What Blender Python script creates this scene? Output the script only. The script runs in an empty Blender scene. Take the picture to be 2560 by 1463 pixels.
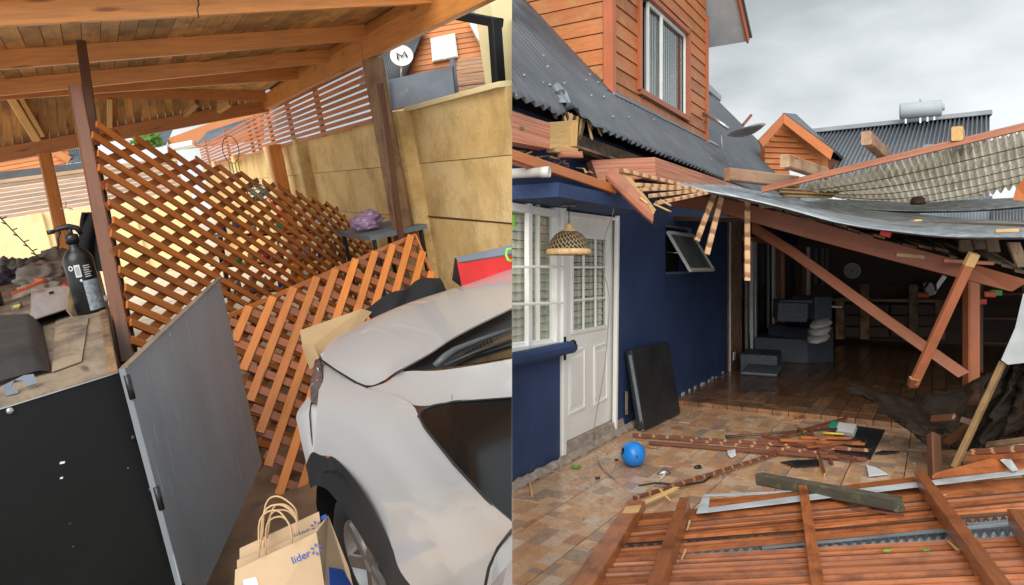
import bpy, bmesh, math, random
from mathutils import Vector, Matrix, noise
random.seed(7)
SC = bpy.context.scene
COL = SC.collection
V = Vector
# ------------------------------------------------------------------ camera, sky, sun, exposure
F, CX, HY = 1750.0, 1280.0, 663.0          # focal length and principal point in pixels of the 2560 px photograph
CAM = V((0, 0, 1.6))
cd = bpy.data.cameras.new('camera'); cam = bpy.data.objects.new('camera', cd); COL.objects.link(cam)
cam.location = CAM; cam.rotation_euler = (math.radians(90), 0, 0)
cd.sensor_width = 36; cd.lens = 36 * F / 2560; cd.shift_y = -(731.5 - HY) / 2560
cd.clip_start = 0.05; cd.clip_end = 2000
SC.camera = cam
SUN_EL, SUN_AZ = math.radians(30), math.radians(196)      # azimuth clockwise from +Y
w = bpy.data.worlds.new('World'); SC.world = w; w.use_nodes = True
nt = w.node_tree; nt.nodes.clear()
o_ = nt.nodes.new('ShaderNodeOutputWorld'); bg = nt.nodes.new('ShaderNodeBackground')
sky = nt.nodes.new('ShaderNodeTexSky'); sky.sky_type = 'NISHITA'; sky.sun_disc = False
sky.sun_elevation = SUN_EL; sky.sun_rotation = SUN_AZ; sky.air_density = 2; sky.dust_density = 6
tc = nt.nodes.new('ShaderNodeTexCoord'); sx = nt.nodes.new('ShaderNodeSeparateXYZ')
mp = nt.nodes.new('ShaderNodeMapping'); mp.inputs['Scale'].default_value = (1, 1, 2.4)
nz = nt.nodes.new('ShaderNodeTexNoise'); nz.inputs['Scale'].default_value = 2.1; nz.inputs['Detail'].default_value = 5; nz.inputs['Roughness'].default_value = .5
ad = nt.nodes.new('ShaderNodeMath'); ad.operation = 'MULTIPLY_ADD'; ad.inputs[1].default_value = .6
rp = nt.nodes.new('ShaderNodeValToRGB')
mx = nt.nodes.new('ShaderNodeMixRGB'); mx.inputs[0].default_value = .93
L = nt.links.new
L(tc.outputs['Generated'], sx.inputs[0]); L(tc.outputs['Generated'], mp.inputs[0]); L(mp.outputs[0], nz.inputs['Vector'])
L(nz.outputs['Fac'], ad.inputs[0]); L(sx.outputs['Z'], ad.inputs[2]); L(ad.outputs[0], rp.inputs[0])
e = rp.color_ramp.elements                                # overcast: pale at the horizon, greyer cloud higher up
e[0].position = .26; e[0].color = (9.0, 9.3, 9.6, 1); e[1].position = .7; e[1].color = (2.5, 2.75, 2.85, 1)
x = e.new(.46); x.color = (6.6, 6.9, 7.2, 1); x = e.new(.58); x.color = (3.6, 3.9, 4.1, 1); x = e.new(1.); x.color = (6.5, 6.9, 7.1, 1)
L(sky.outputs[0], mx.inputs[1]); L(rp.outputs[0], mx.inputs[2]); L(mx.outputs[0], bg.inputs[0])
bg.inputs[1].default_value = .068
L(bg.outputs[0], o_.inputs[0])
sl = bpy.data.lights.new('sun', 'SUN'); sl.energy = 1.5; sl.angle = math.radians(50); sl.color = (1, .96, .9)
sun = bpy.data.objects.new('sun', sl); COL.objects.link(sun); sun.location = (0, -5, 20)
sdir = V((math.sin(SUN_AZ) * math.cos(SUN_EL), math.cos(SUN_AZ) * math.cos(SUN_EL), math.sin(SUN_EL)))
sun.rotation_euler = sdir.to_track_quat('Z', 'Y').to_euler()
SC.render.engine = 'CYCLES'
SC.cycles.max_bounces = 8; SC.cycles.diffuse_bounces = 5; SC.cycles.transparent_max_bounces = 12
vs = SC.view_settings; vs.view_transform = 'Standard'; vs.look = 'None'; vs.exposure = 1.1; vs.gamma = 1

# ------------------------------------------------------------------ tools
def ray(px, py): return V(((px - CX) / F, 1, -(py - HY) / F))
def P(px, py, y): return CAM + ray(px, py) * y
def hit(px, py, pt, n):
    r = ray(px, py); return CAM + r * ((pt - CAM).dot(n) / r.dot(n))
MW = {}; SIDE = {}; CUR = None
def put(o, M, parent):
    COL.objects.link(o); MW[o.name] = M; SIDE[o.name] = CUR
    if parent is not None:
        o.parent = parent; o.matrix_basis = MW[parent.name].inverted() @ M
    else: o.matrix_basis = M
    return o
def tag(o, label, cat=None, group=None, kind=None):
    if label: o['label'] = label
    if cat: o['category'] = cat
    if group: o['group'] = group
    if kind: o['kind'] = kind
    return o
def thing(name, loc, label=None, cat=None, group=None, kind=None):
    o = bpy.data.objects.new(name, None); o.empty_display_size = .1
    put(o, Matrix.Translation(V(loc)), None)
    return tag(o, label, cat, group, kind)
def frame(o, x, z):
    x = V(x).normalized(); z = V(z); z = (z - x * z.dot(x))
    if z.length < 1e-6: z = x.orthogonal()
    z.normalize(); y = z.cross(x)
    return Matrix(((x.x, y.x, z.x, o[0]), (x.y, y.y, z.y, o[1]), (x.z, y.z, z.z, o[2]), (0, 0, 0, 1)))
def mesh(name, verts, faces, mat, parent=None, fr=None, smooth=False, mats=None, fm=None, solid=0, fix=True):
    verts = [V(v) for v in verts]
    if fr is None:
        c = sum(verts, V()) / len(verts); fr = Matrix.Translation(c)
    inv = fr.inverted(); me = bpy.data.meshes.new(name)
    me.from_pydata([inv @ v for v in verts], [], faces)
    for m in (mats or [mat]): me.materials.append(m)
    if fm:
        for p, i in zip(me.polygons, fm): p.material_index = i
    if fix:
        b = bmesh.new(); b.from_mesh(me); bmesh.ops.recalc_face_normals(b, faces=b.faces); b.to_mesh(me); b.free()
    if smooth:
        for p in me.polygons: p.use_smooth = True
    o = bpy.data.objects.new(name, me)
    put(o, fr, parent)
    if solid:
        md = o.modifiers.new('s', 'SOLIDIFY'); md.thickness = solid; md.offset = 0
    return o
def prism(name, pts, ext, mat, parent=None, xdir=None):
    """polygon extruded by a vector or by a thickness away from the camera; local x runs along its longest edge"""
    pts = [V(p) for p in pts]; n = len(pts)
    nn = V()
    for i in range(n): nn += pts[i].cross(pts[(i + 1) % n])
    nn = nn.normalized()
    c = sum(pts, V()) / n
    if not isinstance(ext, Vector):
        ext = nn * (ext if nn.dot(c - CAM) > 0 else -ext)
    if xdir is None:
        k = max(range(n), key=lambda i: (pts[(i + 1) % n] - pts[i]).length); xdir = pts[(k + 1) % n] - pts[k]
    vs_ = pts + [p + ext for p in pts]
    fs = [list(range(n)), list(range(2 * n - 1, n - 1, -1))] + [[i, (i + 1) % n, n + (i + 1) % n, n + i] for i in range(n)]
    return mesh(name, vs_, fs, mat, parent, frame(c, xdir, nn))
def beam(name, p0, p1, w, h, mat, parent=None, up=(0, 0, 1), ch=.12, broken=0, jit=0, solidends=True):
    """timber with chamfered edges from p0 to p1: w across, h along up; broken>0 splinters the p1 end"""
    p0, p1 = V(p0), V(p1); M = frame((p0 + p1) / 2, p1 - p0, up); Lh = (p1 - p0).length / 2
    c = min(w, h) * ch; a, b = w / 2, h / 2
    prof = [(a - c, b), (-a + c, b), (-a, b - c), (-a, -b + c), (-a + c, -b), (a - c, -b), (a, -b + c), (a, b - c)]
    vs_ = [(-Lh, y, z) for y, z in prof] + [(Lh, y, z) for y, z in prof]
    if broken:
        rr = random.Random(str(name) + str(p0.x))
        vs_ = vs_[:8] + [(Lh - rr.random() * broken, y, z) for y, z in prof] + [(Lh - rr.random() * broken * .6, 0, 0)]
        fs = [list(range(7, -1, -1))] + [[i, (i + 1) % 8, 8 + (i + 1) % 8, 8 + i] for i in range(8)] + [[8 + i, 8 + (i + 1) % 8, 16] for i in range(8)]
    else:
        fs = [list(range(7, -1, -1)), list(range(8, 16))] + [[i, (i + 1) % 8, 8 + (i + 1) % 8, 8 + i] for i in range(8)]
    return mesh(name, [M @ V(v) for v in vs_], fs, mat, parent, M)
def box(name, M, sx, sy, sz, mat, parent=None, bev=0):
    b = bmesh.new(); bmesh.ops.create_cube(b, size=1)
    for v in b.verts: v.co = V((v.co.x * sx, v.co.y * sy, v.co.z * sz))
    if bev: bmesh.ops.bevel(b, geom=b.edges[:], offset=bev, segments=2, affect='EDGES', profile=.6)
    me = bpy.data.meshes.new(name); b.to_mesh(me); b.free(); me.materials.append(mat)
    return put(bpy.data.objects.new(name, me), M, parent)
def tube(name, pts, r, mat, parent=None, n=7, closed=False, fr=None):
    pts = [V(p) for p in pts]; m = len(pts); vs_, fs = [], []
    prev = None
    for i, p in enumerate(pts):
        t = (pts[(i + 1) % m] - pts[i - 1]) if (closed or 0 < i < m - 1) else (pts[1] - pts[0] if i == 0 else pts[-1] - pts[-2])
        t.normalize()
        a = t.orthogonal().normalized() if prev is None else (prev - t * prev.dot(t)).normalized()
        prev = a; b = t.cross(a)
        rr = r[i] if isinstance(r, (list, tuple)) else r
        vs_ += [p + (a * math.cos(2 * math.pi * k / n) + b * math.sin(2 * math.pi * k / n)) * rr for k in range(n)]
    for i in range(m if closed else m - 1):
        j = (i + 1) % m
        fs += [[i * n + k, i * n + (k + 1) % n, j * n + (k + 1) % n, j * n + k] for k in range(n)]
    if not closed: fs += [list(range(n - 1, -1, -1)), list(range((m - 1) * n, m * n))]
    return mesh(name, vs_, fs, mat, parent, fr, smooth=True)
def lathe(name, prof, M, mat, parent=None, n=24, caps=True, smooth=True):
    vs_, fs = [], []
    for r, z in prof: vs_ += [M @ V((r * math.cos(2 * math.pi * k / n), r * math.sin(2 * math.pi * k / n), z)) for k in range(n)]
    for i in range(len(prof) - 1):
        fs += [[i * n + k, i * n + (k + 1) % n, (i + 1) * n + (k + 1) % n, (i + 1) * n + k] for k in range(n)]
    if caps: fs += [list(range(n - 1, -1, -1)), list(range((len(prof) - 1) * n, len(prof) * n))]
    return mesh(name, vs_, fs, mat, parent, M, smooth=smooth, fix=caps)
def surf(name, fn, nu, nv, mat, parent=None, smooth=True, solid=0, fr=None):
    vs_ = [fn(i / nu, j / nv) for j in range(nv + 1) for i in range(nu + 1)]; k = nu + 1
    fs = [[j * k + i, j * k + i + 1, (j + 1) * k + i + 1, (j + 1) * k + i] for j in range(nv) for i in range(nu)]
    return mesh(name, vs_, fs, mat, parent, fr, smooth=smooth, solid=solid, fix=False)
def cr(ps, t):
    """Catmull-Rom along a list of points, t in 0..1"""
    n = len(ps) - 1; x = min(max(t, 0), 1) * n; i = min(int(x), n - 1); f = x - i
    p1, p2 = ps[i], ps[i + 1]; p0 = ps[i - 1] if i > 0 else p1 * 2 - p2; p3 = ps[i + 2] if i + 2 <= n else p2 * 2 - p1
    return (p1 * 2 + (p2 - p0) * f + (p0 * 2 - p1 * 5 + p2 * 4 - p3) * f * f + (p1 * 3 - p0 - p2 * 3 + p3) * f ** 3) * .5
def patch(name, rows, mat, parent=None, k=5, solid=0, smooth=0):
    rows = [[V(p) for p in r] for r in rows]
    nu, nv = (len(rows[0]) - 1) * k, max(2, (len(rows) - 1) * k)
    gr = [[cr([cr(r, i / nu) for r in rows], j / nv) for i in range(nu + 1)] for j in range(nv + 1)]
    for it in range(smooth):                                     # even out the sheet, keeping its border
        ng = [r[:] for r in gr]
        for j in range(1, nv):
            for i in range(1, nu): ng[j][i] = gr[j][i] * .5 + (gr[j][i - 1] + gr[j][i + 1] + gr[j - 1][i] + gr[j + 1][i]) * .125
        gr = ng
    return surf(name, lambda u, v: gr[round(v * nv)][round(u * nu)], nu, nv, mat, parent, solid=solid)
def lerp(a, b, t): return a + (b - a) * t
def pl(pts, t):
    """polyline by index"""
    n = len(pts) - 1; x = min(max(t, 0), 1) * n; i = min(int(x), n - 1); return lerp(V(pts[i]), V(pts[i + 1]), x - i)
def text(name, s, M, size, mat, parent=None, depth=.0006):
    cu = bpy.data.curves.new(name, 'FONT'); cu.body = s; cu.size = size; cu.extrude = depth; cu.align_x = 'CENTER'; cu.align_y = 'CENTER'
    t = bpy.data.objects.new(name, cu); COL.objects.link(t)
    dg = bpy.context.evaluated_depsgraph_get(); me = bpy.data.meshes.new_from_object(t.evaluated_get(dg))
    bpy.data.objects.remove(t); me.materials.clear(); me.materials.append(mat)
    return put(bpy.data.objects.new(name, me), M, parent)
def blob(name, M, rx, ry, rz, mat, parent=None, amp=.25, fr_=2.5, seed=0, sub=4):
    b = bmesh.new(); bmesh.ops.create_icosphere(b, subdivisions=sub, radius=1)
    for v in b.verts:
        d = v.co.normalized(); k = 1 + amp * noise.fractal(d * fr_ + V((seed * 3.1, seed * 1.7, seed)), 1, 2, 4)
        v.co = V((d.x * rx * k, d.y * ry * k, max(d.z * rz * k, -rz * .45)))
    me = bpy.data.meshes.new(name); b.to_mesh(me); b.free(); me.materials.append(mat)
    for p in me.polygons: p.use_smooth = True
    return put(bpy.data.objects.new(name, me), M, parent)

# ------------------------------------------------------------------ materials
class N:
    def __init__(s, name):
        s.m = bpy.data.materials.new(name); s.m.use_nodes = True; s.t = s.m.node_tree; s.p = s.t.nodes['Principled BSDF']
    def n(s, kind, **kw):
        x = s.t.nodes.new('ShaderNode' + kind)
        for k, v in kw.items():
            if k in x.inputs: x.inputs[k].default_value = v
            else: setattr(x, k, v)
        return x
    def l(s, a, b): s.t.links.new(a, b)
    def coord(s, sc, kind='Object'):
        t = s.n('TexCoord'); m = s.n('Mapping'); m.inputs['Scale'].default_value = sc; s.l(t.outputs[kind], m.inputs[0])
        oi = s.n('ObjectInfo'); r = s.n('Math', operation='MULTIPLY'); r.inputs[1].default_value = 37.; s.l(oi.outputs['Random'], r.inputs[0])
        c = s.n('CombineXYZ'); s.l(r.outputs[0], c.inputs[0]); s.l(r.outputs[0], c.inputs[1]); s.l(r.outputs[0], m.inputs['Location'])
        return m.outputs[0]
    def noise(s, vec, scale, detail=5, rough=.55, dist=0):
        x = s.n('TexNoise'); x.inputs['Scale'].default_value = scale; x.inputs['Detail'].default_value = detail; x.inputs['Roughness'].default_value = rough
        x.inputs['Distortion'].default_value = dist
        s.l(vec, x.inputs['Vector']); return x.outputs['Fac']
    def ramp(s, fac, stops):
        x = s.n('ValToRGB'); e = x.color_ramp.elements
        while len(e) < len(stops): e.new(.5)
        for el, (p, c) in zip(e, stops): el.position = p; el.color = (*c, 1) if len(c) == 3 else c
        s.l(fac, x.inputs[0]); return x.outputs[0]
    def mix(s, fac, a, b, mode='MIX'):
        x = s.n('MixRGB', blend_type=mode)
        for i, q in ((0, fac), (1, a), (2, b)):
            if hasattr(q, 'links'): s.l(q, x.inputs[i])
            else: x.inputs[i].default_value = q if i == 0 else (*q, 1)
        return x.outputs[0]
    def bump(s, h, st, dist=.01):
        b = s.n('Bump'); b.inputs['Strength'].default_value = st; b.inputs['Distance'].default_value = dist; s.l(h, b.inputs['Height']); s.l(b.outputs[0], s.p.inputs['Normal'])
    def set(s, **kw):
        for k, v in kw.items():
            q = s.p.inputs[k.replace('_', ' ')]
            if hasattr(v, 'links'): s.l(v, q)
            else: q.default_value = (*v, 1) if isinstance(v, tuple) and len(v) == 3 and q.type == 'RGBA' else v
        return s.m
def sc3(c, k): return tuple(min(1, x * k) for x in c)
def wood(name, c, rough=.5, grain=1., var=.35, coat=0, stain=None, stain_amt=.0, stain_scale=3, knots=True, bump=.25):
    m = N(name); v = m.coord((1.2, 14, 14)); g = m.noise(v, 3.2 * grain, 6, .6, .6)
    col = m.ramp(g, [(.25, sc3(c, 1 - var)), (.5, c), (.75, sc3(c, 1 + var * .7))])
    if knots:
        v2 = m.coord((1.3, 7, 7)); vo = m.n('TexVoronoi'); vo.inputs['Scale'].default_value = 1.1; m.l(v2, vo.inputs['Vector'])
        k = m.ramp(vo.outputs['Distance'], [(.05, (.35, .3, .28)), (.13, (1, 1, 1))]); col = m.mix(1., col, k, 'MULTIPLY')
    oi = m.n('ObjectInfo'); r = m.ramp(oi.outputs['Random'], [(0, (.72, .72, .75)), (1, (1.22, 1.18, 1.12))]); col = m.mix(1., col, r, 'MULTIPLY')
    v3 = m.coord((1, 1, 1)); n3 = m.noise(v3, 2.3, 4); col = m.mix(m.ramp(n3, [(.3, (0, 0, 0)), (.7, (.35, .35, .35))]), col, sc3(c, .55))
    if stain:
        n4 = m.noise(v3, stain_scale, 6, .65); f = m.ramp(n4, [(.62 - stain_amt * .35, (0, 0, 0)), (.78 - stain_amt * .25, (1, 1, 1))]); col = m.mix(f, col, stain)
    m.bump(g, bump, .004)
    m.set(Base_Color=col, Roughness=rough, Coat_Weight=coat, Coat_Roughness=.25); return m.m
def plain(name, c, rough=.5, metal=0, var=.12, scale=6, bump=0, bscale=60, coat=0, spec=.5, dirt=None, dirt_amt=.3, dscale=4, stretch=(1, 1, 1), objvar=0):
    m = N(name); v = m.coord(stretch); g = m.noise(v, scale, 5)
    col = m.ramp(g, [(.3, sc3(c, 1 - var)), (.7, sc3(c, 1 + var))])
    if objvar:
        oi = m.n('ObjectInfo'); r = m.ramp(oi.outputs['Random'], [(0, (1 - objvar,) * 3), (1, (1 + objvar,) * 3)]); col = m.mix(1., col, r, 'MULTIPLY')
    if dirt:
        d = m.noise(v, dscale, 8, .7); f = m.ramp(d, [(.65 - dirt_amt * .3, (0, 0, 0)), (.8 - dirt_amt * .2, (1, 1, 1))]); col = m.mix(f, col, dirt)
    if bump: m.bump(m.noise(m.coord((1, 1, 1)), bscale, 4), bump, .006)
    m.set(Base_Color=col, Roughness=rough, Metallic=metal, Coat_Weight=coat, Coat_Roughness=.06); m.p.inputs['Specular IOR Level'].default_value = spec; return m.m
def glass(name, tint=(.8, .9, .9), alpha=.25, rough=.03):
    m = N(name); t = m.n('BsdfTransparent'); t.inputs[0].default_value = (*tint, 1); g = m.n('BsdfGlossy'); g.inputs['Roughness'].default_value = rough
    fr = m.n('LayerWeight'); fr.inputs[0].default_value = .5; pw = m.n('Math', operation='POWER'); pw.inputs[1].default_value = 4.; m.l(fr.outputs['Facing'], pw.inputs[0])
    a = m.n('Math', operation='MULTIPLY_ADD', use_clamp=True); a.inputs[1].default_value = .6; a.inputs[2].default_value = alpha; m.l(pw.outputs[0], a.inputs[0])
    x = m.n('MixShader'); m.l(a.outputs[0], x.inputs[0]); m.l(t.outputs[0], x.inputs[1]); m.l(g.outputs[0], x.inputs[2])
    m.l(x.outputs[0], m.t.nodes['Material Output'].inputs[0]); return m.m
# ------------------------------------------------------------------ materials of the left yard
M_RAFT = wood('varnished pine rafters', (.66, .265, .065), .42, .8, .3, coat=.15)
M_CEIL = wood('weathered ceiling boards', (.66, .36, .12), .55, .8, .35, stain=(.17, .09, .04), stain_amt=.45, stain_scale=2.2)
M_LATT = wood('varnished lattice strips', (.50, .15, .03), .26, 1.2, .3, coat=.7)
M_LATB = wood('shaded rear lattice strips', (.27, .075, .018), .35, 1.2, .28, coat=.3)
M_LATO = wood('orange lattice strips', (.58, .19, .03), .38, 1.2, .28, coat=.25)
M_DARK = wood('dark stained timber', (.11, .045, .022), .45, 1, .3, coat=.1)
M_POST = wood('weathered brown post', (.34, .2, .1), .6, 1, .35, stain=(.08, .05, .03), stain_amt=.5)
M_FENR = wood('red brown fence slats', (.5, .165, .055), .55, 1, .3)
M_FENG = wood('faded fence slats', (.52, .36, .24), .7, 1, .35)
M_BENCH = wood('grimy plywood top', (.34, .26, .18), .75, .7, .25, stain=(.1, .08, .06), stain_amt=.5)
M_ORSID = wood('orange clapboard', (.62, .22, .06), .55, .8, .2, knots=False)
def yellow_wall():
    m = N('yellow stucco'); v = m.coord((1, 1, 1)); n1 = m.noise(v, 1.6, 6, .6)
    col = m.ramp(n1, [(.25, (.68, .46, .17)), (.5, (.81, .60, .27)), (.75, (.86, .69, .37))])
    sp = m.noise(v, 38, 3, .6); col = m.mix(m.ramp(sp, [(.63, (0, 0, 0)), (.72, (.8, .8, .8))]), col, (.24, .155, .07))
    st = m.noise(m.coord((1.3, .9, 1)), 1.9, 8, .7); col = m.mix(m.ramp(st, [(.48, (0, 0, 0)), (.7, (.75, .75, .75))]), col, (.40, .26, .10))
    mo = m.noise(v, 5, 7, .7); col = m.mix(m.ramp(mo, [(.52, (0, 0, 0)), (.7, (.5, .5, .5))]), col, (.5, .34, .14))
    m.bump(m.noise(v, 55, 4), .4, .006); return m.set(Base_Color=col, Roughness=.85)
M_YEL = yellow_wall()
M_YELB = plain('pale yellow stucco', (.85, .74, .42), .85, var=.1, scale=3, bump=.5, bscale=45)
M_CONC = plain('pale patio paving', (.72, .62, .5), .7, var=.12, scale=3, dirt=(.4, .32, .25), dirt_amt=.35)
M_BLACKP = plain('black painted steel', (.008, .009, .009), .6, spec=.25, var=.25, scale=2, dirt=(.10, .10, .10), dirt_amt=-.05, dscale=30, bump=.05, bscale=8)
def grey_door():
    m = N('scratched slate grey paint'); v = m.coord((1, 1, 1)); n1 = m.noise(m.coord((.7, 2.2, 2)), 1.6, 6, .6)
    col = m.ramp(n1, [(.2, (.14, .165, .19)), (.8, (.25, .28, .31))])
    a = m.noise(m.coord((1.6, 42, 42)), 2.2, 3, .5); f = m.ramp(a, [(.655, (0, 0, 0)), (.69, (.5, .5, .5))]); col = m.mix(f, col, (.42, .44, .46))
    b = m.noise(v, 60, 3); col = m.mix(m.ramp(b, [(.73, (0, 0, 0)), (.77, (.6, .6, .6))]), col, (.45, .45, .45))
    m.bump(n1, .06, .01); return m.set(Base_Color=col, Roughness=.42)
M_GREYD = grey_door()
M_BLK = plain('black plastic', (.012, .012, .013), .35, var=.2)
M_RUB = plain('dusty black plastic tray', (.03, .028, .028), .6, var=.35, scale=9, dirt=(.22, .19, .16), dirt_amt=.05, dscale=40, bump=.3, bscale=25)
M_STEEL = plain('bare steel', (.5, .5, .5), .35, .9, var=.2)
M_ALU = plain('brushed aluminium', (.62, .6, .57), .3, .85, var=.15, scale=4, stretch=(1, 8, 8))
M_WHITE = plain('white paint', (.78, .77, .74), .5, var=.06)
M_LBL = plain('pale blue grey label', (.33, .39, .45), .5, var=.45, scale=60)
M_LBLW = plain('white label', (.7, .72, .74), .5, var=.05)
M_RAG = [plain('grey rag', (.16, .16, .15), .95, var=.3, scale=8, bump=.5), plain('beige rag', (.36, .32, .27), .95, var=.25, scale=10, bump=.5),
         plain('dark navy rag', (.035, .03, .05), .95, var=.3, bump=.5), plain('stone grey rag', (.27, .26, .24), .95, var=.25, bump=.5)]
M_GLOVE = plain('white work glove fabric', (.62, .58, .52), .95, var=.2, scale=12, bump=.4)
M_ORNG = plain('orange plastic', (.72, .13, .04), .45)
M_RED = plain('red plastic', (.58, .03, .03), .4)
M_YLW = plain('yellow plastic', (.7, .5, .05), .45)
M_GRN = plain('green plastic', (.1, .5, .12), .45); M_LIME = plain('lime plastic', (.25, .7, .05), .4)
M_BLU = plain('blue plastic', (.03, .1, .5), .45); M_PURP = plain('lilac plastic film', (.42, .27, .46), .18, var=.3, scale=12)
def car_paint():
    m = N('silver car paint'); v = m.coord((1, 1, 1)); d = m.noise(v, 300, 2)
    col = m.mix(m.ramp(m.noise(v, 3, 5), [(.45, (0, 0, 0)), (.8, (.12, .12, .12))]), m.ramp(d, [(.3, (.53, .53, .53)), (.7, (.58, .58, .58))]), (.48, .46, .43))
    return m.set(Base_Color=col, Roughness=.36, Metallic=.3, Coat_Weight=.7, Coat_Roughness=.04)
M_CAR = car_paint()
M_CLAD = plain('black car cladding', (.018, .018, .019), .5, var=.15, bump=.2, bscale=300)
M_TINT = plain('tinted car glass', (.006, .007, .007), .12, var=.1, spec=.3)
M_LAMP = plain('smoked lamp lens', (.10, .075, .07), .08, var=.5, scale=14, coat=1)
M_TYRE = plain('tyre rubber', (.02, .02, .02), .8, var=.3, bump=.3, bscale=80)
M_KRAFT = plain('kraft paper', (.52, .37, .23), .85, var=.08, scale=5, bump=.25, bscale=9)
M_CARD = plain('cardboard', (.5, .34, .18), .85, var=.08, scale=4)
M_PRINT = plain('blue print', (.02, .09, .42), .7, var=.05)
M_TWINE = plain('paper twine', (.56, .37, .2), .9)
M_CLOTH = plain('black cloth', (.012, .012, .015), .95, var=.3, bump=.5, bscale=120)
M_GLS = glass('window glass', (.92, .95, .94), .08)
M_ROOFD = plain('dark roof sheet', (.06, .068, .078), .5, .3, var=.2, scale=4)
M_WIRE = plain('black wire', (.015, .015, .015), .6)
M_GBRD = plain('blue grey painted board', (.16, .19, .23), .6, var=.2, scale=3, dirt=(.3, .33, .36), dirt_amt=.2, dscale=10)
def grassmat():
    m = N('grass'); v = m.coord((1, 1, 1)); return m.set(Base_Color=m.ramp(m.noise(v, 14, 5), [(.3, (.05, .13, .02)), (.7, (.16, .32, .05))]), Roughness=.9)
M_GRASS = grassmat()

# ------------------------------------------------------------------ LEFT YARD: its own ground slopes with the photograph's tilt
CUR = 'L'
UL = V((-.15, -.1914, 1)).normalized(); AL = V((-.6, 1, .1014)).normalized(); BL = AL.cross(UL).normalized()
HL = 1.85; OL = CAM - UL * HL
def LF(a, b, h): return OL + AL * a + BL * b + UL * h
def lh(px, py, h): return hit(px, py, OL + UL * h, UL)
def lb(px, py, b): return hit(px, py, OL + BL * b, BL)
def la(px, py, a): return hit(px, py, OL + AL * a, AL)
def co(p): q = p - OL; return q.dot(AL), q.dot(BL), q.dot(UL)
q = P(1280, 213, 4.8); BW = co(q)[1]; HW = co(q)[2]            # boundary wall plane and height
AEND = co(lb(505, 420, BW))[0]                                  # where it meets the rear wall
g = [V((-.0, 1.0, 0)), V((-.0, 40, 0)), V((-45, 40, 0)), V((-45, 1, 0))]
g = [hit(1280, 1463, OL, UL) * 0 + V((p.x, p.y, 0)) for p in g]
for p in g: p.z = OL.z - ((p - V((OL.x, OL.y, 0))).x * UL.x + (p - V((OL.x, OL.y, 0))).y * UL.y) / UL.z
tag(prism('ground', g, UL * -.3, M_CONC), None, kind='structure')
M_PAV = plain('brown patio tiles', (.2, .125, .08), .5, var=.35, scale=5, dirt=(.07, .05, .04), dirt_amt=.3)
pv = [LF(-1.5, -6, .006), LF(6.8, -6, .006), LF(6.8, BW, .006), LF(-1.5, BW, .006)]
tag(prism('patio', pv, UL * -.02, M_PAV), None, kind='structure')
tag(mesh('grass', [LF(10.5, -6.6, .02), LF(12.5, -6.8, .02), LF(12.6, -4.3, .05), LF(10.7, -4.2, .03), LF(11.5, -5.5, .1)], [[0, 1, 4], [1, 2, 4], [2, 3, 4], [3, 0, 4]], M_GRASS), 'green grass patch seen through the lattice screen', 'grass', kind='stuff')

# ---- boundary wall on the right of the yard
bw = thing('boundary_wall', LF(5, BW, 0), 'yellow stucco boundary wall of precast panels behind the silver car', 'wall')
pil = [(1035, .15), (771, .12), (690, .12), (600, .12), (545, .12)]
acs = [co(lb(1280, 400, BW))[0] - .05] + [co(lb(px, 400, BW))[0] for px, _ in pil] + [AEND]
hs = [0, co(lb(1280, 561, BW))[2], co(lb(1280, 389, BW))[2], HW]
rw = random.Random(3)
for i in range(len(acs) - 1):
    for j in range(3):
        off = rw.uniform(0, .014); g0 = .006
        prism('panel', [LF(acs[i], BW + off, hs[j] + (g0 if j else 0)), LF(acs[i + 1], BW + off, hs[j] + (g0 if j else 0)), LF(acs[i + 1], BW + off, hs[j + 1]), LF(acs[i], BW + off, hs[j + 1])], BL * .09, M_YEL, bw)
prism('backing', [LF(acs[0], BW + .11, 0), LF(AEND, BW + .11, 0), LF(AEND, BW + .11, HW - .02), LF(acs[0], BW + .11, HW - .02)], BL * .03, M_YEL, bw)
for (px, wd), a in zip(pil, acs[1:]):
    beam('pilaster', LF(a, BW + .02, 0), LF(a, BW + .0, HW + .02), wd * 1.25, .3, M_YEL, bw, up=BL, ch=.1)
beam('coping', LF(acs[0], BW + .05, HW + .022), LF(acs[1] - .08, BW + .05, HW + .022), .2, .04, M_YELB, bw, up=UL)
beam('crack_stain', LF(acs[0] + .1, BW + .002, hs[1] + .004), LF(acs[1] - .08, BW + .002, hs[1] + .02), .012, .006, M_DARK, bw, up=BL)
# ---- rear wall
rwall = thing('boundary_wall', LF(AEND, -4, 0), 'sunlit yellow rear wall with thin pale pilasters behind the spray bottle', 'wall')
AR = AEND - 3.5
hr = co(la(0, 551, AR))[2]
bs = [-14, -11.5] + [co(la(px, 560, AR))[1] for px in (96, 330, 480)]
for i in range(len(bs) - 1):
    for j in range(2):
        prism('panel', [LF(AR, bs[i] + .01, hr * j / 2 + .006), LF(AR, bs[i + 1], hr * j / 2 + .006), LF(AR, bs[i + 1], hr * (j + 1) / 2), LF(AR, bs[i] + .01, hr * (j + 1) / 2)], AL * .09, M_YELB, rwall)
for b in bs[1:]: beam('pilaster', LF(AR - .03, b, 0), LF(AR - .03, b, hr + .02), .22, .12, M_YELB, rwall, up=AL)
rf = thing('slat_fence', LF(AR, -6, hr), 'faded slatted timber fence topping the rear yellow wall', 'fence')
htop = co(la(0, 455, AR))[2]
for k in range(9):
    h = lerp(hr + .05, htop, k / 8)
    beam('slat', LF(AR, -14, h - .0), LF(AR, bs[-1], h), .022, (htop - hr) / 8 * .78, M_FENG, rf, up=UL)
for b in (-12.5, -10, -7.6, -5.4): beam('batten', LF(AR + .05, b, hr), LF(AR + .05, b, htop + .05), .09, .05, M_FENG, rf, up=AL)
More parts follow.
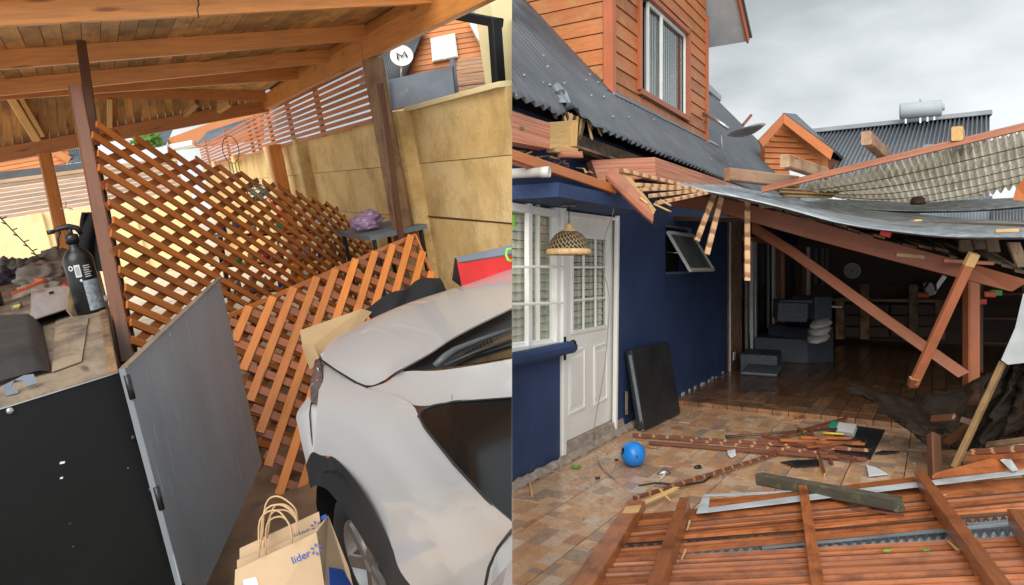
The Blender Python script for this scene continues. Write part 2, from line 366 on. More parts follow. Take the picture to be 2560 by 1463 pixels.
# ---- slat fence on the right wall
sf = thing('slat_fence', LF(8, BW, HW), 'red brown horizontal slat fence above the yellow wall left of the post', 'fence')
BF = BW - .12
f0, f1 = lb(905, 152, BF), lb(918, 314, BF); a0 = co(f0)[0]; ht, hb = co(f0)[2], co(f1)[2]
aE = co(lb(500, 390, BF))[0]; aM = co(lb(640, 330, BF))[0]
for k in range(9):
    h = lerp(hb, ht, (k + .5) / 9); dz = (ht - hb) / 9
    beam('slat', LF(a0, BF, h), LF(aM, BF + .01, h - .02), .02, dz * .66, M_FENR, sf, up=UL)
    beam('slat', LF(aM + .03, BF + .01, h - .02), LF(aE, BF + .03, h - .1), .02, dz * .66, M_FENR, sf, up=UL)
for px in (805, 728, 676, 640, 622, 560, 505):
    a = co(lb(px, 330, BF + .03))[0]; beam('batten', LF(a, BF + .045, hb), LF(a, BF + .045, ht), .1, .04, M_FENR, sf, up=BL)

# ---- carport
cp = thing('carport', LF(6, -2, 0), 'open timber carport roof with varnished rafters, board ceiling and long side beam', 'carport')
BB = BW - .3
bt = [lb(1210, -5, BB), lb(947, 127, BB), lb(663, 277, BB)]
hbm = sum(co(p)[2] for p in bt) / 3; a_lo = co(lb(1280, -60, BB))[0]; a_hi = co(bt[2])[0]
beam('side_beam', LF(a_lo, BB + .03, hbm + .09), LF(co(lb(908, 140, BB))[0] - .01, BB + .03, hbm + .09), .07, .2, M_RAFT, cp, up=UL, ch=.06)
beam('side_beam', LF(co(lb(908, 140, BB))[0], BB + .03, hbm + .085), LF(a_hi + .3, BB + .03, hbm + .085), .07, .2, M_RAFT, cp, up=UL, ch=.06)
RF = [((1082, 7), (0, 64)), ((917, 99), (0, 173)), ((825, 156), (30, 236)), ((749, 198), (200, 236)), ((668, 252), (30, 240))]
tops = []
for (xr, yr), (xl, yl) in RF:
    ak = co(lb(xr, yr, BB))[0]
    r = la(xr, yr, ak); l = la(xl, yl, ak); d = (l - r) / ((l - r).dot(-BL)); Lb = 5.2
    l = r + d * Lb; hh = UL * .125
    prism('rafter', [r, r + hh, l + hh, l], AL * .05, M_RAFT, cp, xdir=BL)
    tops.append((r + hh, d))
bmax = co(tops[0][0])[1]
nb = 46
for j in range(nb):
    b0, b1 = j * 5.15 / nb, (j + 1) * 5.15 / nb - .004
    st = []
    r0, d0 = tops[0]; r1, d1 = tops[1]
    for bq in (b0, b1):
        pts = [r + d * bq for r, d in tops]; pts[0] = pts[0] - (pts[1] - pts[0]) * .12; pts[-1] = pts[-1] + (pts[-1] - pts[-2]) * .06
        st.append(pts)
    vs_, fs = [], []
    n5 = len(st[0])
    for s_ in st: vs_ += [p + UL * .001 for p in s_]
    for s_ in st: vs_ += [p + UL * .016 for p in s_]
    for i in range(n5 - 1):
        A_, B_ = i, n5 + i; C_, D_ = 2 * n5 + i, 3 * n5 + i
        fs += [[A_, A_ + 1, B_ + 1, B_], [C_, D_, D_ + 1, C_ + 1], [A_, C_, C_ + 1, A_ + 1], [B_, B_ + 1, D_ + 1, D_]]
    mesh('ceiling_board', vs_, fs, M_CEIL, cp, frame(st[0][2], AL, UL))
vs_ = []
for r, d in tops: vs_ += [r + UL * .03 - d * .1, r + d * 5.3 + UL * .03]
vs_[0] -= AL * .14; vs_[1] -= AL * .14
mesh('roof_sheet', vs_, [[2 * i, 2 * i + 1, 2 * i + 3, 2 * i + 2] for i in range(4)], M_ROOFD, cp, solid=.01)
M_JOI = wood('pale new pine joists', (.8, .5, .2), .5, .8, .25)
# far bay: boards fall from the last rafter to the sagging header
aH = a_hi + .1
H1 = la(668, 258, aH); H0 = P(-15, 376, 8.3)
r5, d5 = tops[4]
F1 = r5 - UL * .02 + AL * .06; ak5 = co(r5)[0]; F0 = la(-20, 236, ak5) + UL * .1 + AL * .06
for j in range(34):
    t0, t1 = j / 34, (j + 1) / 34 - .001
    prism('ceiling_board', [lerp(F0, F1, t0), lerp(F0, F1, t1), lerp(H0, H1, t1) - UL * .03, lerp(H0, H1, t0) - UL * .03], UL * .015, M_CEIL, cp, xdir=lerp(H0, H1, t0) - lerp(F0, F1, t0))
surf('roof_sheet', lambda u, v: lerp(lerp(F0, F1, u), lerp(H0, H1, u) + UL * .05, v) + UL * .05, 12, 4, M_ROOFD, cp, solid=.006)
mesh('eave_board', [LF(a_lo, BB + .075, hbm + .1)] + [LF(co(r)[0], BB + .075, hbm + .1) for r, d in tops] + [LF(a_lo, BB + .075, co(tops[0][0])[2] + .06)] + [LF(co(r)[0], BB + .075, co(r)[2] + .06) for r, d in tops], [[i, i + 1, i + 7, i + 6] for i in range(5)], M_RAFT, cp, frame(tops[0][0], AL, UL), solid=.02)
hd0, hd1 = P(-15, 391, 8.25), la(668, 264, aH - .05)
beam('header_beam', hd0, hd1, .08, .17, M_RAFT, cp, up=UL, ch=.06)
for (x0, y0), (x1, y1), wd in (((-6, 190), (94, 352), .09), ((52, 243), (108, 340), .05), ((274, 244), (274, 322), .06), ((492, 257), (462, 288), .06), ((575, 257), (545, 276), .06)):
    ta = 0.5
    tq = max(.02, min(.9, (x0 + x1) / 2 / 640)); nj = (F1 - F0).cross(lerp(H0, H1, tq) - lerp(F0, F1, tq)).normalized()
    p0, p1 = [hit(x, y, lerp(F0, F1, tq) - UL * .09, nj) for x, y in ((x0, y0), (x1, y1))]
    beam('joist', p0, p1, wd, .1, M_JOI, cp, up=nj)
b0_ = P(112, 385, 8.5); b1_ = b0_ - UL * (co(b0_)[2])
q = P(166, 642, 8.5); ax = (q - b0_).normalized()
beam('post', b0_, b0_ + ax * 2.3, .14, .14, M_RAFT, cp, up=AL)
pa = co(lb(924, 140, BB))[0]
beam('post', LF(pa, BB + .02, hbm - .02), LF(pa, BB + .02, 0), .16, .13, M_POST, cp, up=AL)
pp = lb(694, 400, BF - .05); pa2 = co(pp)[0]
beam('post', LF(pa2, BF - .07, hb + .05), LF(pa2, BF - .07, 0), .2, .16, M_RAFT, cp, up=AL)
q0, q1 = lb(950, 208, BB - .12), lb(1003, 596, BB - .12)
tag(beam('timber_pole', q0, q1 + (q1 - q0) * .6, .05, .045, M_DARK, None, up=AL), 'thin brown pole leaning beside the weathered carport post', 'pole')
bracket = [P(495, -5, 4.1), P(497, 12, 4.05), P(493, 22, 4.05), P(497, 44, 4.02)]
tag(tube('hanging_wire', bracket, .004, M_WIRE), 'short black wire hanging from the nearest rafter', 'wire')

# ---- big lattice screen with its posts
def plane3(p0, p1, p2):
    n = (p1 - p0).cross(p2 - p0).normalized(); return p0, n
def lattice(root, P0, n, poly, ln1, ln2, sp1, sp2, wd, th, m1, m2, rs, jit=.03, phase=(0, 0)):
    """two crossing families of strips on a plane, clipped to a polygon given in pixels"""
    pw = [hit(x, y, P0, n) for x, y in poly]
    if n.dot(P0 - CAM) > 0: n = -n                      # n points to the camera
    for fam, (ln, sp, m) in enumerate(((ln1, sp1, m1), (ln2, sp2, m2))):
        d = (hit(*ln[1], P0, n) - hit(*ln[0], P0, n)).normalized(); e_ = n.cross(d)
        o = hit(*ln[0], P0, n); qs = [((p - o).dot(d), (p - o).dot(e_)) for p in pw]
        lo, hi = min(q[1] for q in qs), max(q[1] for q in qs); k = math.ceil(lo / sp)
        while k * sp < hi:
            y = k * sp + phase[fam] + rs.uniform(-.004, .004); xs = []
            for i in range(len(qs)):
                (xa, ya), (xb, yb) = qs[i], qs[(i + 1) % len(qs)]
                if (ya - y) * (yb - y) < 0: xs.append(xa + (xb - xa) * (y - ya) / (yb - ya))
            xs.sort()
            for i in range(0, len(xs) - 1, 2):
                if xs[i + 1] - xs[i] > wd * .7:
                    c0 = o + d * (xs[i] + rs.uniform(-jit, jit * .3)) + e_ * y; c1 = o + d * (xs[i + 1] + rs.uniform(-jit * .3, jit)) + e_ * (y + rs.uniform(-.006, .006))
                    off = n * (th * 1.02 if fam == 0 else 0)
                    beam('slat', c0 + off, c1 + off, wd, th, m, root, up=n, ch=.15)
            k += 1
rs = random.Random(11)
ls = thing('lattice_screen', lh(380, 900, .3), 'large fallen brown diagonal lattice screen leaning from the dark post to the yellow wall', 'lattice')
pL = plane3(P(228, 318, 4.0), P(345, 880, 3.75), P(915, 600, 7.7))
lattice(ls, *pL, [(228, 312), (520, 412), (700, 470), (840, 520), (925, 612), (985, 690), (900, 1000), (640, 1190), (430, 1190), (338, 880)],
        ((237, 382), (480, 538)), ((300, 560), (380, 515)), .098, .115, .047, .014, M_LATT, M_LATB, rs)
def post(name, px0, py0, y0, px1, py1, y1, wd, dp, m, par): return beam(name, P(px0, py0, y0), P(px1, py1, y1), wd, dp, m, par, up=AL)
M_LPOST = wood('red brown lattice post', (.22, .075, .028), .35, 1, .3, coat=.4)
post('post', 189, 222, 4.05, 320, 905, 3.75, .075, .09, M_LPOST, ls)
post('frame_strip', 231, 330, 4.06, 338, 880, 3.83, .025, .05, M_DARK, ls)
post('brace_post', 203, 108, 4.35, 238, 360, 4.25, .055, .07, M_DARK, ls)
# ---- second lattice panel, standing between the grey door and the car
l2 = thing('lattice', lh(700, 1200, 0), 'bright orange lattice panel standing between the grey door and the silver car', 'lattice')
p2 = plane3(P(570, 792, 4.5), P(690, 1235, 4.05), P(1040, 592, 5.4))
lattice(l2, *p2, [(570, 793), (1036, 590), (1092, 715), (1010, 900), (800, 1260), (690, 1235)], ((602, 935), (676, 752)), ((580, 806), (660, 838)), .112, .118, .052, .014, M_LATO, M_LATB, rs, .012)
e0, e1, e2 = [hit(x, y, *p2) for x, y in ((566, 793), (1038, 588), (1092, 712))]
beam('top_rail', e0, e1, .012, .03, M_LATT, l2, up=UL)
beam('side_rail', e1, e2, .012, .03, M_LATT, l2, up=UL)

# ---- black cabinet with its door open
HC = 1.2
cb = thing('cabinet', lh(200, 1000, 0), 'black painted steel cabinet with grimy plywood top and open grey door', 'cabinet')
c0, c1 = lh(-330, 1126, HC), lh(297, 932, HC); t0_, t1_ = lh(-200, 690, HC), lh(247, 668, HC)
dn = UL * -1.15
ext = (c0 - t0_).normalized()
prism('front_panel', [c0, c1, c1 + dn, c0 + dn], (t1_ - c1).normalized() * .03, M_BLACKP, cb)
prism('side_panel', [c1, t1_, t1_ + dn, c1 + dn], (c0 - c1).normalized() * .02, M_BLACKP, cb)
prism('top_board', [c0 + UL * .004, c1 + UL * .004, t1_ + UL * .004, t0_ + UL * .004], UL * -.02, M_BENCH, cb)
k1 = lh(262, 940, HC + .005); k2 = lh(218, 672, HC + .005)
beam('edge_strip', lh(283, 930, HC + .006), lh(238, 672, HC + .006), .03, .006, M_POST, cb, up=UL)
prism('corrugated_card', [lh(130, 932, HC + .008), lh(204, 905, HC + .008), lh(222, 795, HC + .008), lh(140, 790, HC + .008)], UL * .004, M_BENCH, cb)
for x, y in ((25, 1027), (335, 1094), (378, 1224), (416, 1353)):
    p = lerp(c0, c1, .5); nn = (c1 - c0).cross(dn).normalized(); nn = nn if nn.dot(CAM - p) > 0 else -nn
    w_ = hit(x, y, c0 + nn * .004, nn); lathe('bolt', [(.012, -.004), (.012, .003), (.008, .007), (.0, .008)], frame(w_, UL, nn), M_BLK if x > 100 else M_STEEL, cb, 10)
nn = (c1 - c0).cross(dn).normalized(); nn = nn if nn.dot(CAM - c0) > 0 else -nn
for pts in ([(150, 1155), (163, 1153), (161, 1159), (149, 1161)], [(150, 1194), (158, 1192), (157, 1197), (150, 1198)], [(432, 1384), (438, 1383), (447, 1416), (441, 1413)]):
    prism('paint_chip', [hit(x, y, c0 + nn * .0015, nn) for x, y in pts], .001, M_WHITE, cb)
prism('crease_strip', [hit(x, y, c0 + nn * .003, nn) for x, y in ((320, 1463), (428, 1414), (440, 1463))], .002, M_BLACKP, cb)
beam('worn_edge', lerp(c0, c1, .3) + UL * .002 + nn * .003, lerp(c0, c1, .995) + UL * .002 + nn * .003, .004, .004, M_STEEL, cb, up=UL)
rch = random.Random(17)
for k in range(2):
    x, y = rch.uniform(20, 330), rch.uniform(1060, 1440)
    if x < 290 + (y - 930) * .24: prism('paint_chip', [hit(x + dx, y + dy, c0 + nn * .0015, nn) for dx, dy in ((0, 0), (2 + k % 3, -1), (3 + k % 2, 1), (1, 2))], .0008, M_STEEL, cb)
# door: hinged on the right front corner, swung open
d0, d1 = P(312, 921, 2.5), P(549, 697, 3.7)
dd0, dd1 = d0 - UL * 1.02, d1 - UL * 1.06
dr = prism('door', [d0, d1, dd1, dd0], .022, M_GREYD, cb, xdir=UL); tag(dr, 'scratched slate grey door swung wide open')
beam('top_edge', d0 + UL * .004, d1 + UL * .004, .026, .008, M_BENCH, dr, up=UL)
for tt in (.07, .5, .9):
    pz = lerp(d0, dd0, tt); tube('hinge', [pz + UL * .045, pz - UL * .045], .011, M_BLK, dr, 8)
for x, y in ((543, 712), (423, 838), (636, 1014), (650, 1080)):
    nd = (d1 - d0).cross(dd0 - d0).normalized(); nd = nd if nd.dot(CAM - d0) > 0 else -nd
    lathe('screw', [(.007, -.002), (.006, .003), (0, .004)], frame(hit(x, y, d0 + nd * .001, nd), UL, nd), M_STEEL, dr, 8)

# ---- things on the cabinet
def up_frame(p, x=None): return frame(p, x or (AL.cross(UL) + AL * .2), UL)
Mb = up_frame(lh(229, 779, HC + .006)) @ Matrix.Scale(1.62, 4)
sb = thing('spray_bottle', lh(229, 779, HC + .006), 'tall black trigger spray bottle with barcode label standing on the cabinet', 'bottle')
lathe('body', [(.0, 0), (.043, 0), (.046, .006), (.046, .185), (.042, .2), (.03, .216), (.018, .228), (.017, .232), (.016, .246), (0, .246)], Mb, M_BLK, sb, 32)
def onb(ang, z, r=.0468): return Mb @ V((r * math.cos(ang), r * math.sin(ang), z))
vd = Mb.inverted() @ CAM; fa = math.atan2(vd.y, vd.x)
def wrap(name, a0, a1, z0, z1, m, r=.0466): return surf(name, lambda u, v: onb(fa + lerp(a0, a1, u), lerp(z0, z1, v), r), 10, 1, m, sb)
wrap('label', -.05, 1.25, .01, .115, M_LBL); wrap('barcode_label', -.38, .0, .13, .172, M_LBLW, .0467)
for k in range(9): wrap('barcode_bar', -.33, -.05, .136 + k * .0035, .1375 + k * .0035, M_BLK, .0469)
for k in range(6): wrap('text_line', .2, .55 + .25 * random.random(), .126 + k * .0075, .129 + k * .0075, M_LBLW, .0467)
surf('round_mark', lambda u, v: onb(fa - .62 + .17 * math.cos(6.283 * u) * (.6 + .4 * v), .163 + .009 * math.sin(6.283 * u) * (.6 + .4 * v), .0467), 16, 1, M_LBLW, sb)
surf('diamond_mark', lambda u, v: onb(fa - .12 + .1 * math.cos(1.5708 * round(u * 4)) * v, .118 + .006 * math.sin(1.5708 * round(u * 4)) * v, .0468), 4, 1, M_LBLW, sb)
lathe('collar', [(.0, .244), (.021, .244), (.021, .27), (.014, .275), (0, .275)], Mb, M_BLK, sb, 20)
vx = (Mb.inverted().to_3x3() @ -BL).normalized(); vx.z = 0; vx.normalize()
hd = [Mb @ (V((0, 0, z)) + vx * x_) for x_, z in ((.03, .285), (.015, .3), (-.01, .31), (-.028, .305))]
trig = thing  # trigger head as swept shapes
tube('trigger_head', [Mb @ (V((0, 0, z)) + vx * x_) for x_, z in ((-.03, .268), (-.022, .292), (.0, .302), (.03, .3), (.05, .293))], [.012, .016, .017, .014, .009], M_BLK, sb, 10)
tube('nozzle', [Mb @ (V((0, 0, .293)) + vx * x_) for x_ in (.045, .066)], .012, M_BLK, sb, 10)
tube('trigger', [Mb @ (V((0, 0, z)) + vx * x_) for x_, z in ((.028, .29), (.04, .27), (.042, .25), (.05, .23))], [.007, .007, .006, .004], M_BLK, sb, 8)
tube('neck', [Mb @ V((0, 0, .268)), Mb @ V((0, 0, .295))], .013, M_BLK, sb, 10)
# aluminium channel
ch = thing('metal_channel', lh(120, 800, HC), 'bent bare aluminium channel lying on the cabinet top', 'metal')
e1_, e2_ = lh(78, 800, HC + .06), lh(165, 772, HC + .06); e3_, e4_ = lh(170, 715, HC + .06), lh(80, 722, HC + .06)
prism('web', [e1_, e2_, e3_, e4_], UL * -.006, M_ALU, ch)
prism('flange', [e2_, e3_, e3_ + UL * -.055 + BL * .02, e2_ + UL * -.055 + BL * .02], BL * -.005, M_ALU, ch)
prism('flange', [e1_, e4_, e4_ + UL * -.055 - BL * .02, e1_ + UL * -.055 - BL * .02], BL * .005, M_ALU, ch)
# moulded tray
def tray(u, v):
    b = lerp(lh(lerp(-50, 132, u), lerp(985, 935, u), HC), lh(lerp(-40, 105, u), lerp(812, 808, u), HC), v)
    k = min(1, 5.5 * min(u + .35, 1 - u)) * min(1, 6 * min(v + .02, 1 - v + .02)); return b + UL * (.085 * k ** .6 + .004)
tr = tag(surf('moulded_tray', tray, 24, 24, M_RUB), 'upturned dusty black plastic tray at the cabinet front corner', 'tray')
hk = [(4, 965), (60, 938), (84, 935), (92, 958), (66, 967), (58, 952), (36, 950), (28, 965), (44, 975), (46, 982), (16, 990)]
prism('hook_plate', [hit(x, y, lh(40, 985, HC) - AL * .04, (AL * .8 - UL).normalized()) for x, y in hk], .004, M_GBRD, tr)
# rags and gloves heap
for i, (x, y, rx, ry, rz, m, lab) in enumerate(((112, 690, .13, .1, .07, 1, 'crumpled beige rag on top of the heap behind the channel'), (70, 672, .1, .08, .06, 0, 'dark grey rag at the back of the heap'),
        (30, 700, .09, .08, .055, 2, 'dark navy rag at the left of the heap'), (15, 668, .08, .08, .06, 0, 'grey rag at the far left edge of the heap'), (140, 655, .13, .09, .08, 3, 'stone grey rag at the top right of the heap'),
        (105, 722, .1, .06, .035, 1, 'small beige rag beside the orange clamp'))):
    tag(blob('rag', up_frame(lh(x, y, HC + .03)), rx * 1.5, ry * 1.4, rz * 1.7, M_RAG[m], None, .5, 2.2, i + 1), lab, 'rag', 'rags heaped on the cabinet')
def glove(p, dirv, lab, s=1.):
    M_ = frame(p, dirv, UL); g_ = thing('work_glove', p, lab, 'glove', 'work gloves on the cabinet')
    blob('palm', M_, .05 * s, .042 * s, .022 * s, M_GLOVE, g_, .2, 3, 4, 3)
    for k in range(4):
        a = -.3 + k * .2; r0 = M_ @ V((.03 * s, (-.03 + k * .02) * s, .008)); r1 = M_ @ V((.075 * s, (-.036 + k * .025) * s, .016)); r2 = M_ @ V((.105 * s, (-.04 + k * .027) * s, .004))
        tube('finger', [r0, r1, r2], [.011 * s, .011 * s, .008 * s], M_GLOVE, g_, 8)
    tube('thumb', [M_ @ V((-.01 * s, .035 * s, .008)), M_ @ V((.02 * s, .065 * s, .01)), M_ @ V((.045 * s, .07 * s, .004))], [.013 * s, .012 * s, .009 * s], M_GLOVE, g_, 8)
    tube('cuff', [M_ @ V((-.05 * s, 0, .008)), M_ @ V((-.075 * s, 0, .006))], [.034 * s, .036 * s], M_BLK, g_, 12)
glove(lh(160, 738, HC + .03), BL + AL * .2, 'white work glove with dark cuff left of the spray bottle')
glove(lh(268, 748, HC + .03), BL - AL * .3, 'white work glove hanging over the cabinet edge right of the bottle')
cl = thing('bar_clamp', lh(60, 720, HC + .05), 'orange bar clamp lying across the rag heap', 'clamp')
beam('bar', lh(30, 735, HC + .07), lh(108, 704, HC + .1), .012, .02, M_ORNG, cl, up=UL); beam('jaw', lh(88, 700, HC + .1), lh(112, 702, HC + .09), .018, .03, M_ORNG, cl, up=UL)
lv = thing('spirit_level', lh(40, 760, HC), 'short level with yellow vials beside the channel', 'tool')
box('body', frame(lh(42, 765, HC + .02), AL + BL * .1, UL), .12, .045, .035, M_GBRD, lv, .004)
for k in (-.035, .0, .035): box('vial', frame(lh(42, 765, HC + .041) + AL * k, BL, UL), .036, .016, .01, M_YLW, lv, .004)
tag(blob('red_pouch', up_frame(lh(166, 716, HC + .04)), .035, .03, .03, M_RED, None, .1, 2, 3, 3), 'red pouch behind the white glove', 'pouch')
tag(beam('orange_clip', lh(276, 712, HC + .03), lh(284, 740, HC + .02), .015, .02, M_ORNG, None, up=UL), 'small orange clip by the lattice post foot', 'clip')
wt = lh(8, 745, HC); tag(lathe('paint_tub', [(0, 0), (.06, 0), (.068, .02), (.07, .1), (.06, .105), (0, .105)], up_frame(lh(-18, 770, HC)), M_BLK, None, 24), 'dark round tub cut by the left picture edge', 'tub')
# black jacket hanging behind the post
def jacket(u, v):
    p = P(lerp(208, 262, u) - 14 * math.sin(3.14 * v) * (1 - u) + 12 * v, lerp(532, 680, v), 4.6 + .03 * math.sin(u * 9 + v * 5)); return p + AL * .06 * math.sin(u * 3.14)
tag(surf('jacket', jacket, 16, 14, M_CLOTH, solid=.02), 'black jacket hanging behind the lattice post', 'jacket')

# ---- car
HCAR = lambda px, py, h: lh(px, py, h)
car = thing('car', lh(900, 1500, 0), 'silver car nosed in beside the lattice, bonnet, wing and side glass in view', 'car')
def G(rows): return [[lh(*p) if isinstance(p, tuple) else p for p in r] for r in rows]
sil = [(799, 890, .9), (822, 841, .94), (874, 813, .97), (922, 787, .99), (1005, 750, 1.0), (1084, 724, 1.0), (1157, 703, 1.0), (1280, 664, 1.0)]
cfw = V((-.59, .80, 0)); cfw = (cfw - UL * cfw.dot(UL)).normalized(); crt = cfw.cross(UL).normalized()
silw = [lh(*p) for p in sil]; under = [p + cfw * .1 - UL * .14 for p in silw]; under2 = [p + cfw * .12 - UL * .45 for p in silw]
hood = G([under2, under, silw, [(803, 892, .9), (840, 872, .95), (900, 850, .985), (955, 820, 1.01), (1025, 788, 1.03), (1105, 762, 1.04), (1185, 735, 1.05), (1280, 703, 1.05)],
          [(805, 895, .9), (848, 905, .93), (908, 918, .96), (968, 893, 1.0), (1017, 864, 1.03), (1090, 828, 1.05), (1170, 788, 1.06), (1280, 738, 1.065)],
          [(806, 899, .9), (853, 931, .9), (916, 963, .9), (962, 950, .945), (1004, 922, 1.01), (1075, 882, 1.05), (1150, 834, 1.06), (1280, 769, 1.07)]])
import numpy as np
M_ARM = plain('grey wiper plastic', (.07, .075, .08), .45)
def fit(rows, deg):
    pts = [p for r in rows for p in r if isinstance(p, tuple)]
    tm = lambda x, y: [((x - 1000) / 250) ** i * ((y - 1000) / 250) ** j for i in range(deg + 1) for j in range(deg + 1 - i)]
    A_ = np.array([tm(p[0], p[1]) for p in pts]); c = np.linalg.lstsq(A_, np.array([p[2] for p in pts]), rcond=None)[0]
    return lambda x, y: float(np.dot(tm(x, y), c))
def crease(o, line, amp, w0, w1):
    """raise a soft pressed ridge along a pixel polyline: w0 px above it, w1 px below it"""
    M = MW[o.name]; iv = M.inverted()
    ln = [V((x, y, 0)) for x, y in line]
    for v in o.data.vertices:
        p = M @ v.co; r = p - CAM; px, py = CX + F * r.x / r.y, HY - F * r.z / r.y; q = V((px, py, 0)); best = (1e9, 0)
        for a, b in zip(ln, ln[1:]):
            ab = b - a; t = min(1, max(0, (q - a).dot(ab) / ab.dot(ab))); d = (q - a - ab * t); sg = ab.cross(q - a).z
            if d.length < best[0]: best = (d.length, sg)
        w_ = w1 if best[1] > 0 else w0
        v.co = iv @ (p - r.normalized() * amp * math.exp(-(best[0] / w_) ** 2))
hoodt = [[(803, 892, .9), (840, 872, .95), (900, 850, .985), (955, 820, 1.01), (1025, 788, 1.03), (1105, 762, 1.04), (1185, 735, 1.05), (1280, 703, 1.05)],
         [(805, 895, .9), (848, 905, .93), (908, 918, .96), (968, 893, 1.0), (1017, 864, 1.03), (1090, 828, 1.05), (1170, 788, 1.06), (1280, 738, 1.065)],
         [(806, 899, .9), (853, 931, .9), (916, 963, .9), (962, 950, .945), (1004, 922, 1.01), (1075, 882, 1.05), (1150, 834, 1.06), (1280, 769, 1.07)], sil]
fh = fit(hoodt, 3)
hood = G([under2, under, silw] + [[(p[0], p[1], .5 * p[2] + .5 * fh(p[0], p[1])) for p in r] for r in hoodt[:3]])
crease(patch('bonnet', hood, M_CAR, car, 8, smooth=60), [(930, 800), (979, 836), (1021, 862), (1062, 886)], .012, 14, 26)
wing = ([[(799, 903, .89), (853, 937, .885), (916, 971, .885), (985, 988, .93), (1030, 1012, .97), (1047, 1042, .98), (1063, 1071, .985), (1137, 1163, .99), (1215, 1247, .99), (1280, 1305, .99)],
          [(798, 960, .84), (845, 985, .85), (900, 1015, .865), (965, 1045, .895), (1005, 1075, .915), (1030, 1112, .92), (1055, 1150, .915), (1125, 1245, .90), (1200, 1335, .885), (1280, 1385, .9)],
          [(793, 1020, .79), (830, 1040, .80), (880, 1068, .82), (940, 1105, .84), (980, 1148, .84), (1010, 1192, .83), (1040, 1240, .81), (1105, 1330, .77), (1180, 1420, .73), (1280, 1460, .77)],
          [(789, 1080, .725), (815, 1090, .735), (853, 1108, .76), (897, 1133, .765), (933, 1173, .765), (965, 1220, .75), (998, 1276, .72), (1045, 1350, .67), (1105, 1445, .61), (1280, 1560, .62)],
          [(785, 1130, .66), (802, 1138, .67), (827, 1142, .70), (853, 1161, .71), (885, 1198, .71), (916, 1245, .69), (948, 1308, .64), (979, 1366, .57), (1026, 1463, .46), (1280, 1700, .4)]])
fw = fit(wing, 3)
wing = G([[(p[0], p[1], fw(p[0], p[1])) for p in r] for r in wing])
wo = patch('wing', wing, M_CAR, car, 8, smooth=60)
rl = [V((x, y, 0)) for x, y in ((785, 1012), (850, 1042), (920, 1090), (985, 1160), (1040, 1245), (1100, 1345), (1160, 1463), (1215, 1580))]
crease(wo, [tuple(cr(rl, t / 60)[:2]) for t in range(61)], .014, 80, 30)
rl2 = [V((x, y, 0)) for x, y in ((1012, 1000), (1026, 1045), (1050, 1092), (1120, 1182), (1200, 1275), (1280, 1345))]
crease(wo, [tuple(cr(rl2, t / 50)[:2]) for t in range(51)], .009, 16, 34)
pilr = ([[(918, 971, .889), (966, 956, .942), (1008, 930, 1.01), (1090, 927, 1.03), (1180, 915, 1.06), (1280, 898, 1.09)],
                        [(920, 973, .888), (978, 975, .935), (1025, 985, .985), (1088, 975, 1.02), (1160, 965, 1.05), (1280, 948, 1.085)],
                        [(924, 976, .887), (986, 988, .932), (1032, 1012, .972), (1084, 1013, 1.0), (1137, 1003, 1.03), (1280, 992, 1.07)]])
fp_ = fit(pilr, 2)
patch('windscreen_pillar', G([[(p[0], p[1], fp_(p[0], p[1])) for p in r] for r in pilr]), M_CAR, car, 6, smooth=20)
def inset(p, k): return p + (p - CAM).normalized() * k
patch('side_glass', [[inset(lh(*p), .004) for p in r] for r in [[(1042, 1040, .98), (1084, 1010, 1.0), (1137, 1000, 1.03), (1280, 988, 1.07)], [(1046, 1046, .98), (1080, 1050, .995), (1150, 1090, 1.02), (1280, 1140, 1.03)], [(1052, 1055, .98), (1075, 1090, .985), (1158, 1190, .99), (1280, 1312, .99)]]], M_TINT, car, 5)
tube('glass_seal', [inset(lh(*p), -.002) for p in ((1280, 993, 1.07), (1137, 1004, 1.03), (1084, 1014, 1.0), (1056, 1024, .985), (1047, 1040, .98), (1063, 1071, .985), (1137, 1163, .99), (1215, 1247, .99), (1279, 1303, .99))], .004, M_CLAD, car, 6)
tube('shut_line', [inset(lh(*p), -.001) for p in ((799, 897, .897), (853, 934, .892), (890, 957, .892), (916, 967, .893), (940, 962, .915), (962, 953, .94), (990, 933, .985), (1004, 925, 1.01))], .0045, M_CLAD, car, 6)
tube('shut_line', [inset(lh(*p), -.001) for p in ((1133, 922, 1.042), (1130, 965, 1.035), (1131, 1004, 1.028))], .002, M_CLAD, car, 6)
tube('door_shut_line', [inset(lh(*p), -.001) for p in ((1279, 1326, .975), (1245, 1370, .905), (1222, 1420, .82), (1212, 1470, .74))], .004, M_CLAD, car, 6)
# cowl, glass, wiper
patch('cowl', G([[(1006, 925, .985), (1075, 886, 1.0), (1150, 838, 1.01), (1280, 773, 1.02)], [(1012, 930, .985), (1090, 922, .99), (1180, 911, 1.02), (1280, 896, 1.05)]]), M_CLAD, car, 5)
patch('windscreen', G([[(1150, 890, 1.02), (1200, 862, 1.03), (1280, 832, 1.04)], [(1120, 915, 1.02), (1190, 908, 1.045), (1280, 893, 1.075)]]), M_TINT, car, 4)
tube('wiper_arm', [lh(*p) for p in ((1086, 915, 1.03), (1112, 893, 1.05), (1137, 876, 1.055), (1200, 850, 1.06), (1279, 822, 1.07))], [.012, .016, .014, .01, .008], M_ARM, car, 8)
tube('wiper_blade', [lh(*p) for p in ((1110, 915, 1.03), (1190, 880, 1.05), (1279, 850, 1.07))], .007, M_CLAD, car, 6)
for k in range(8):
    t = k / 8; beam('cowl_grille_rib', lerp(lh(1160, 868, 1.03), lh(1230, 832, 1.045), t), lerp(lh(1166, 880, 1.03), lh(1236, 844, 1.045), t), .004, .006, M_CLAD, car, up=UL)
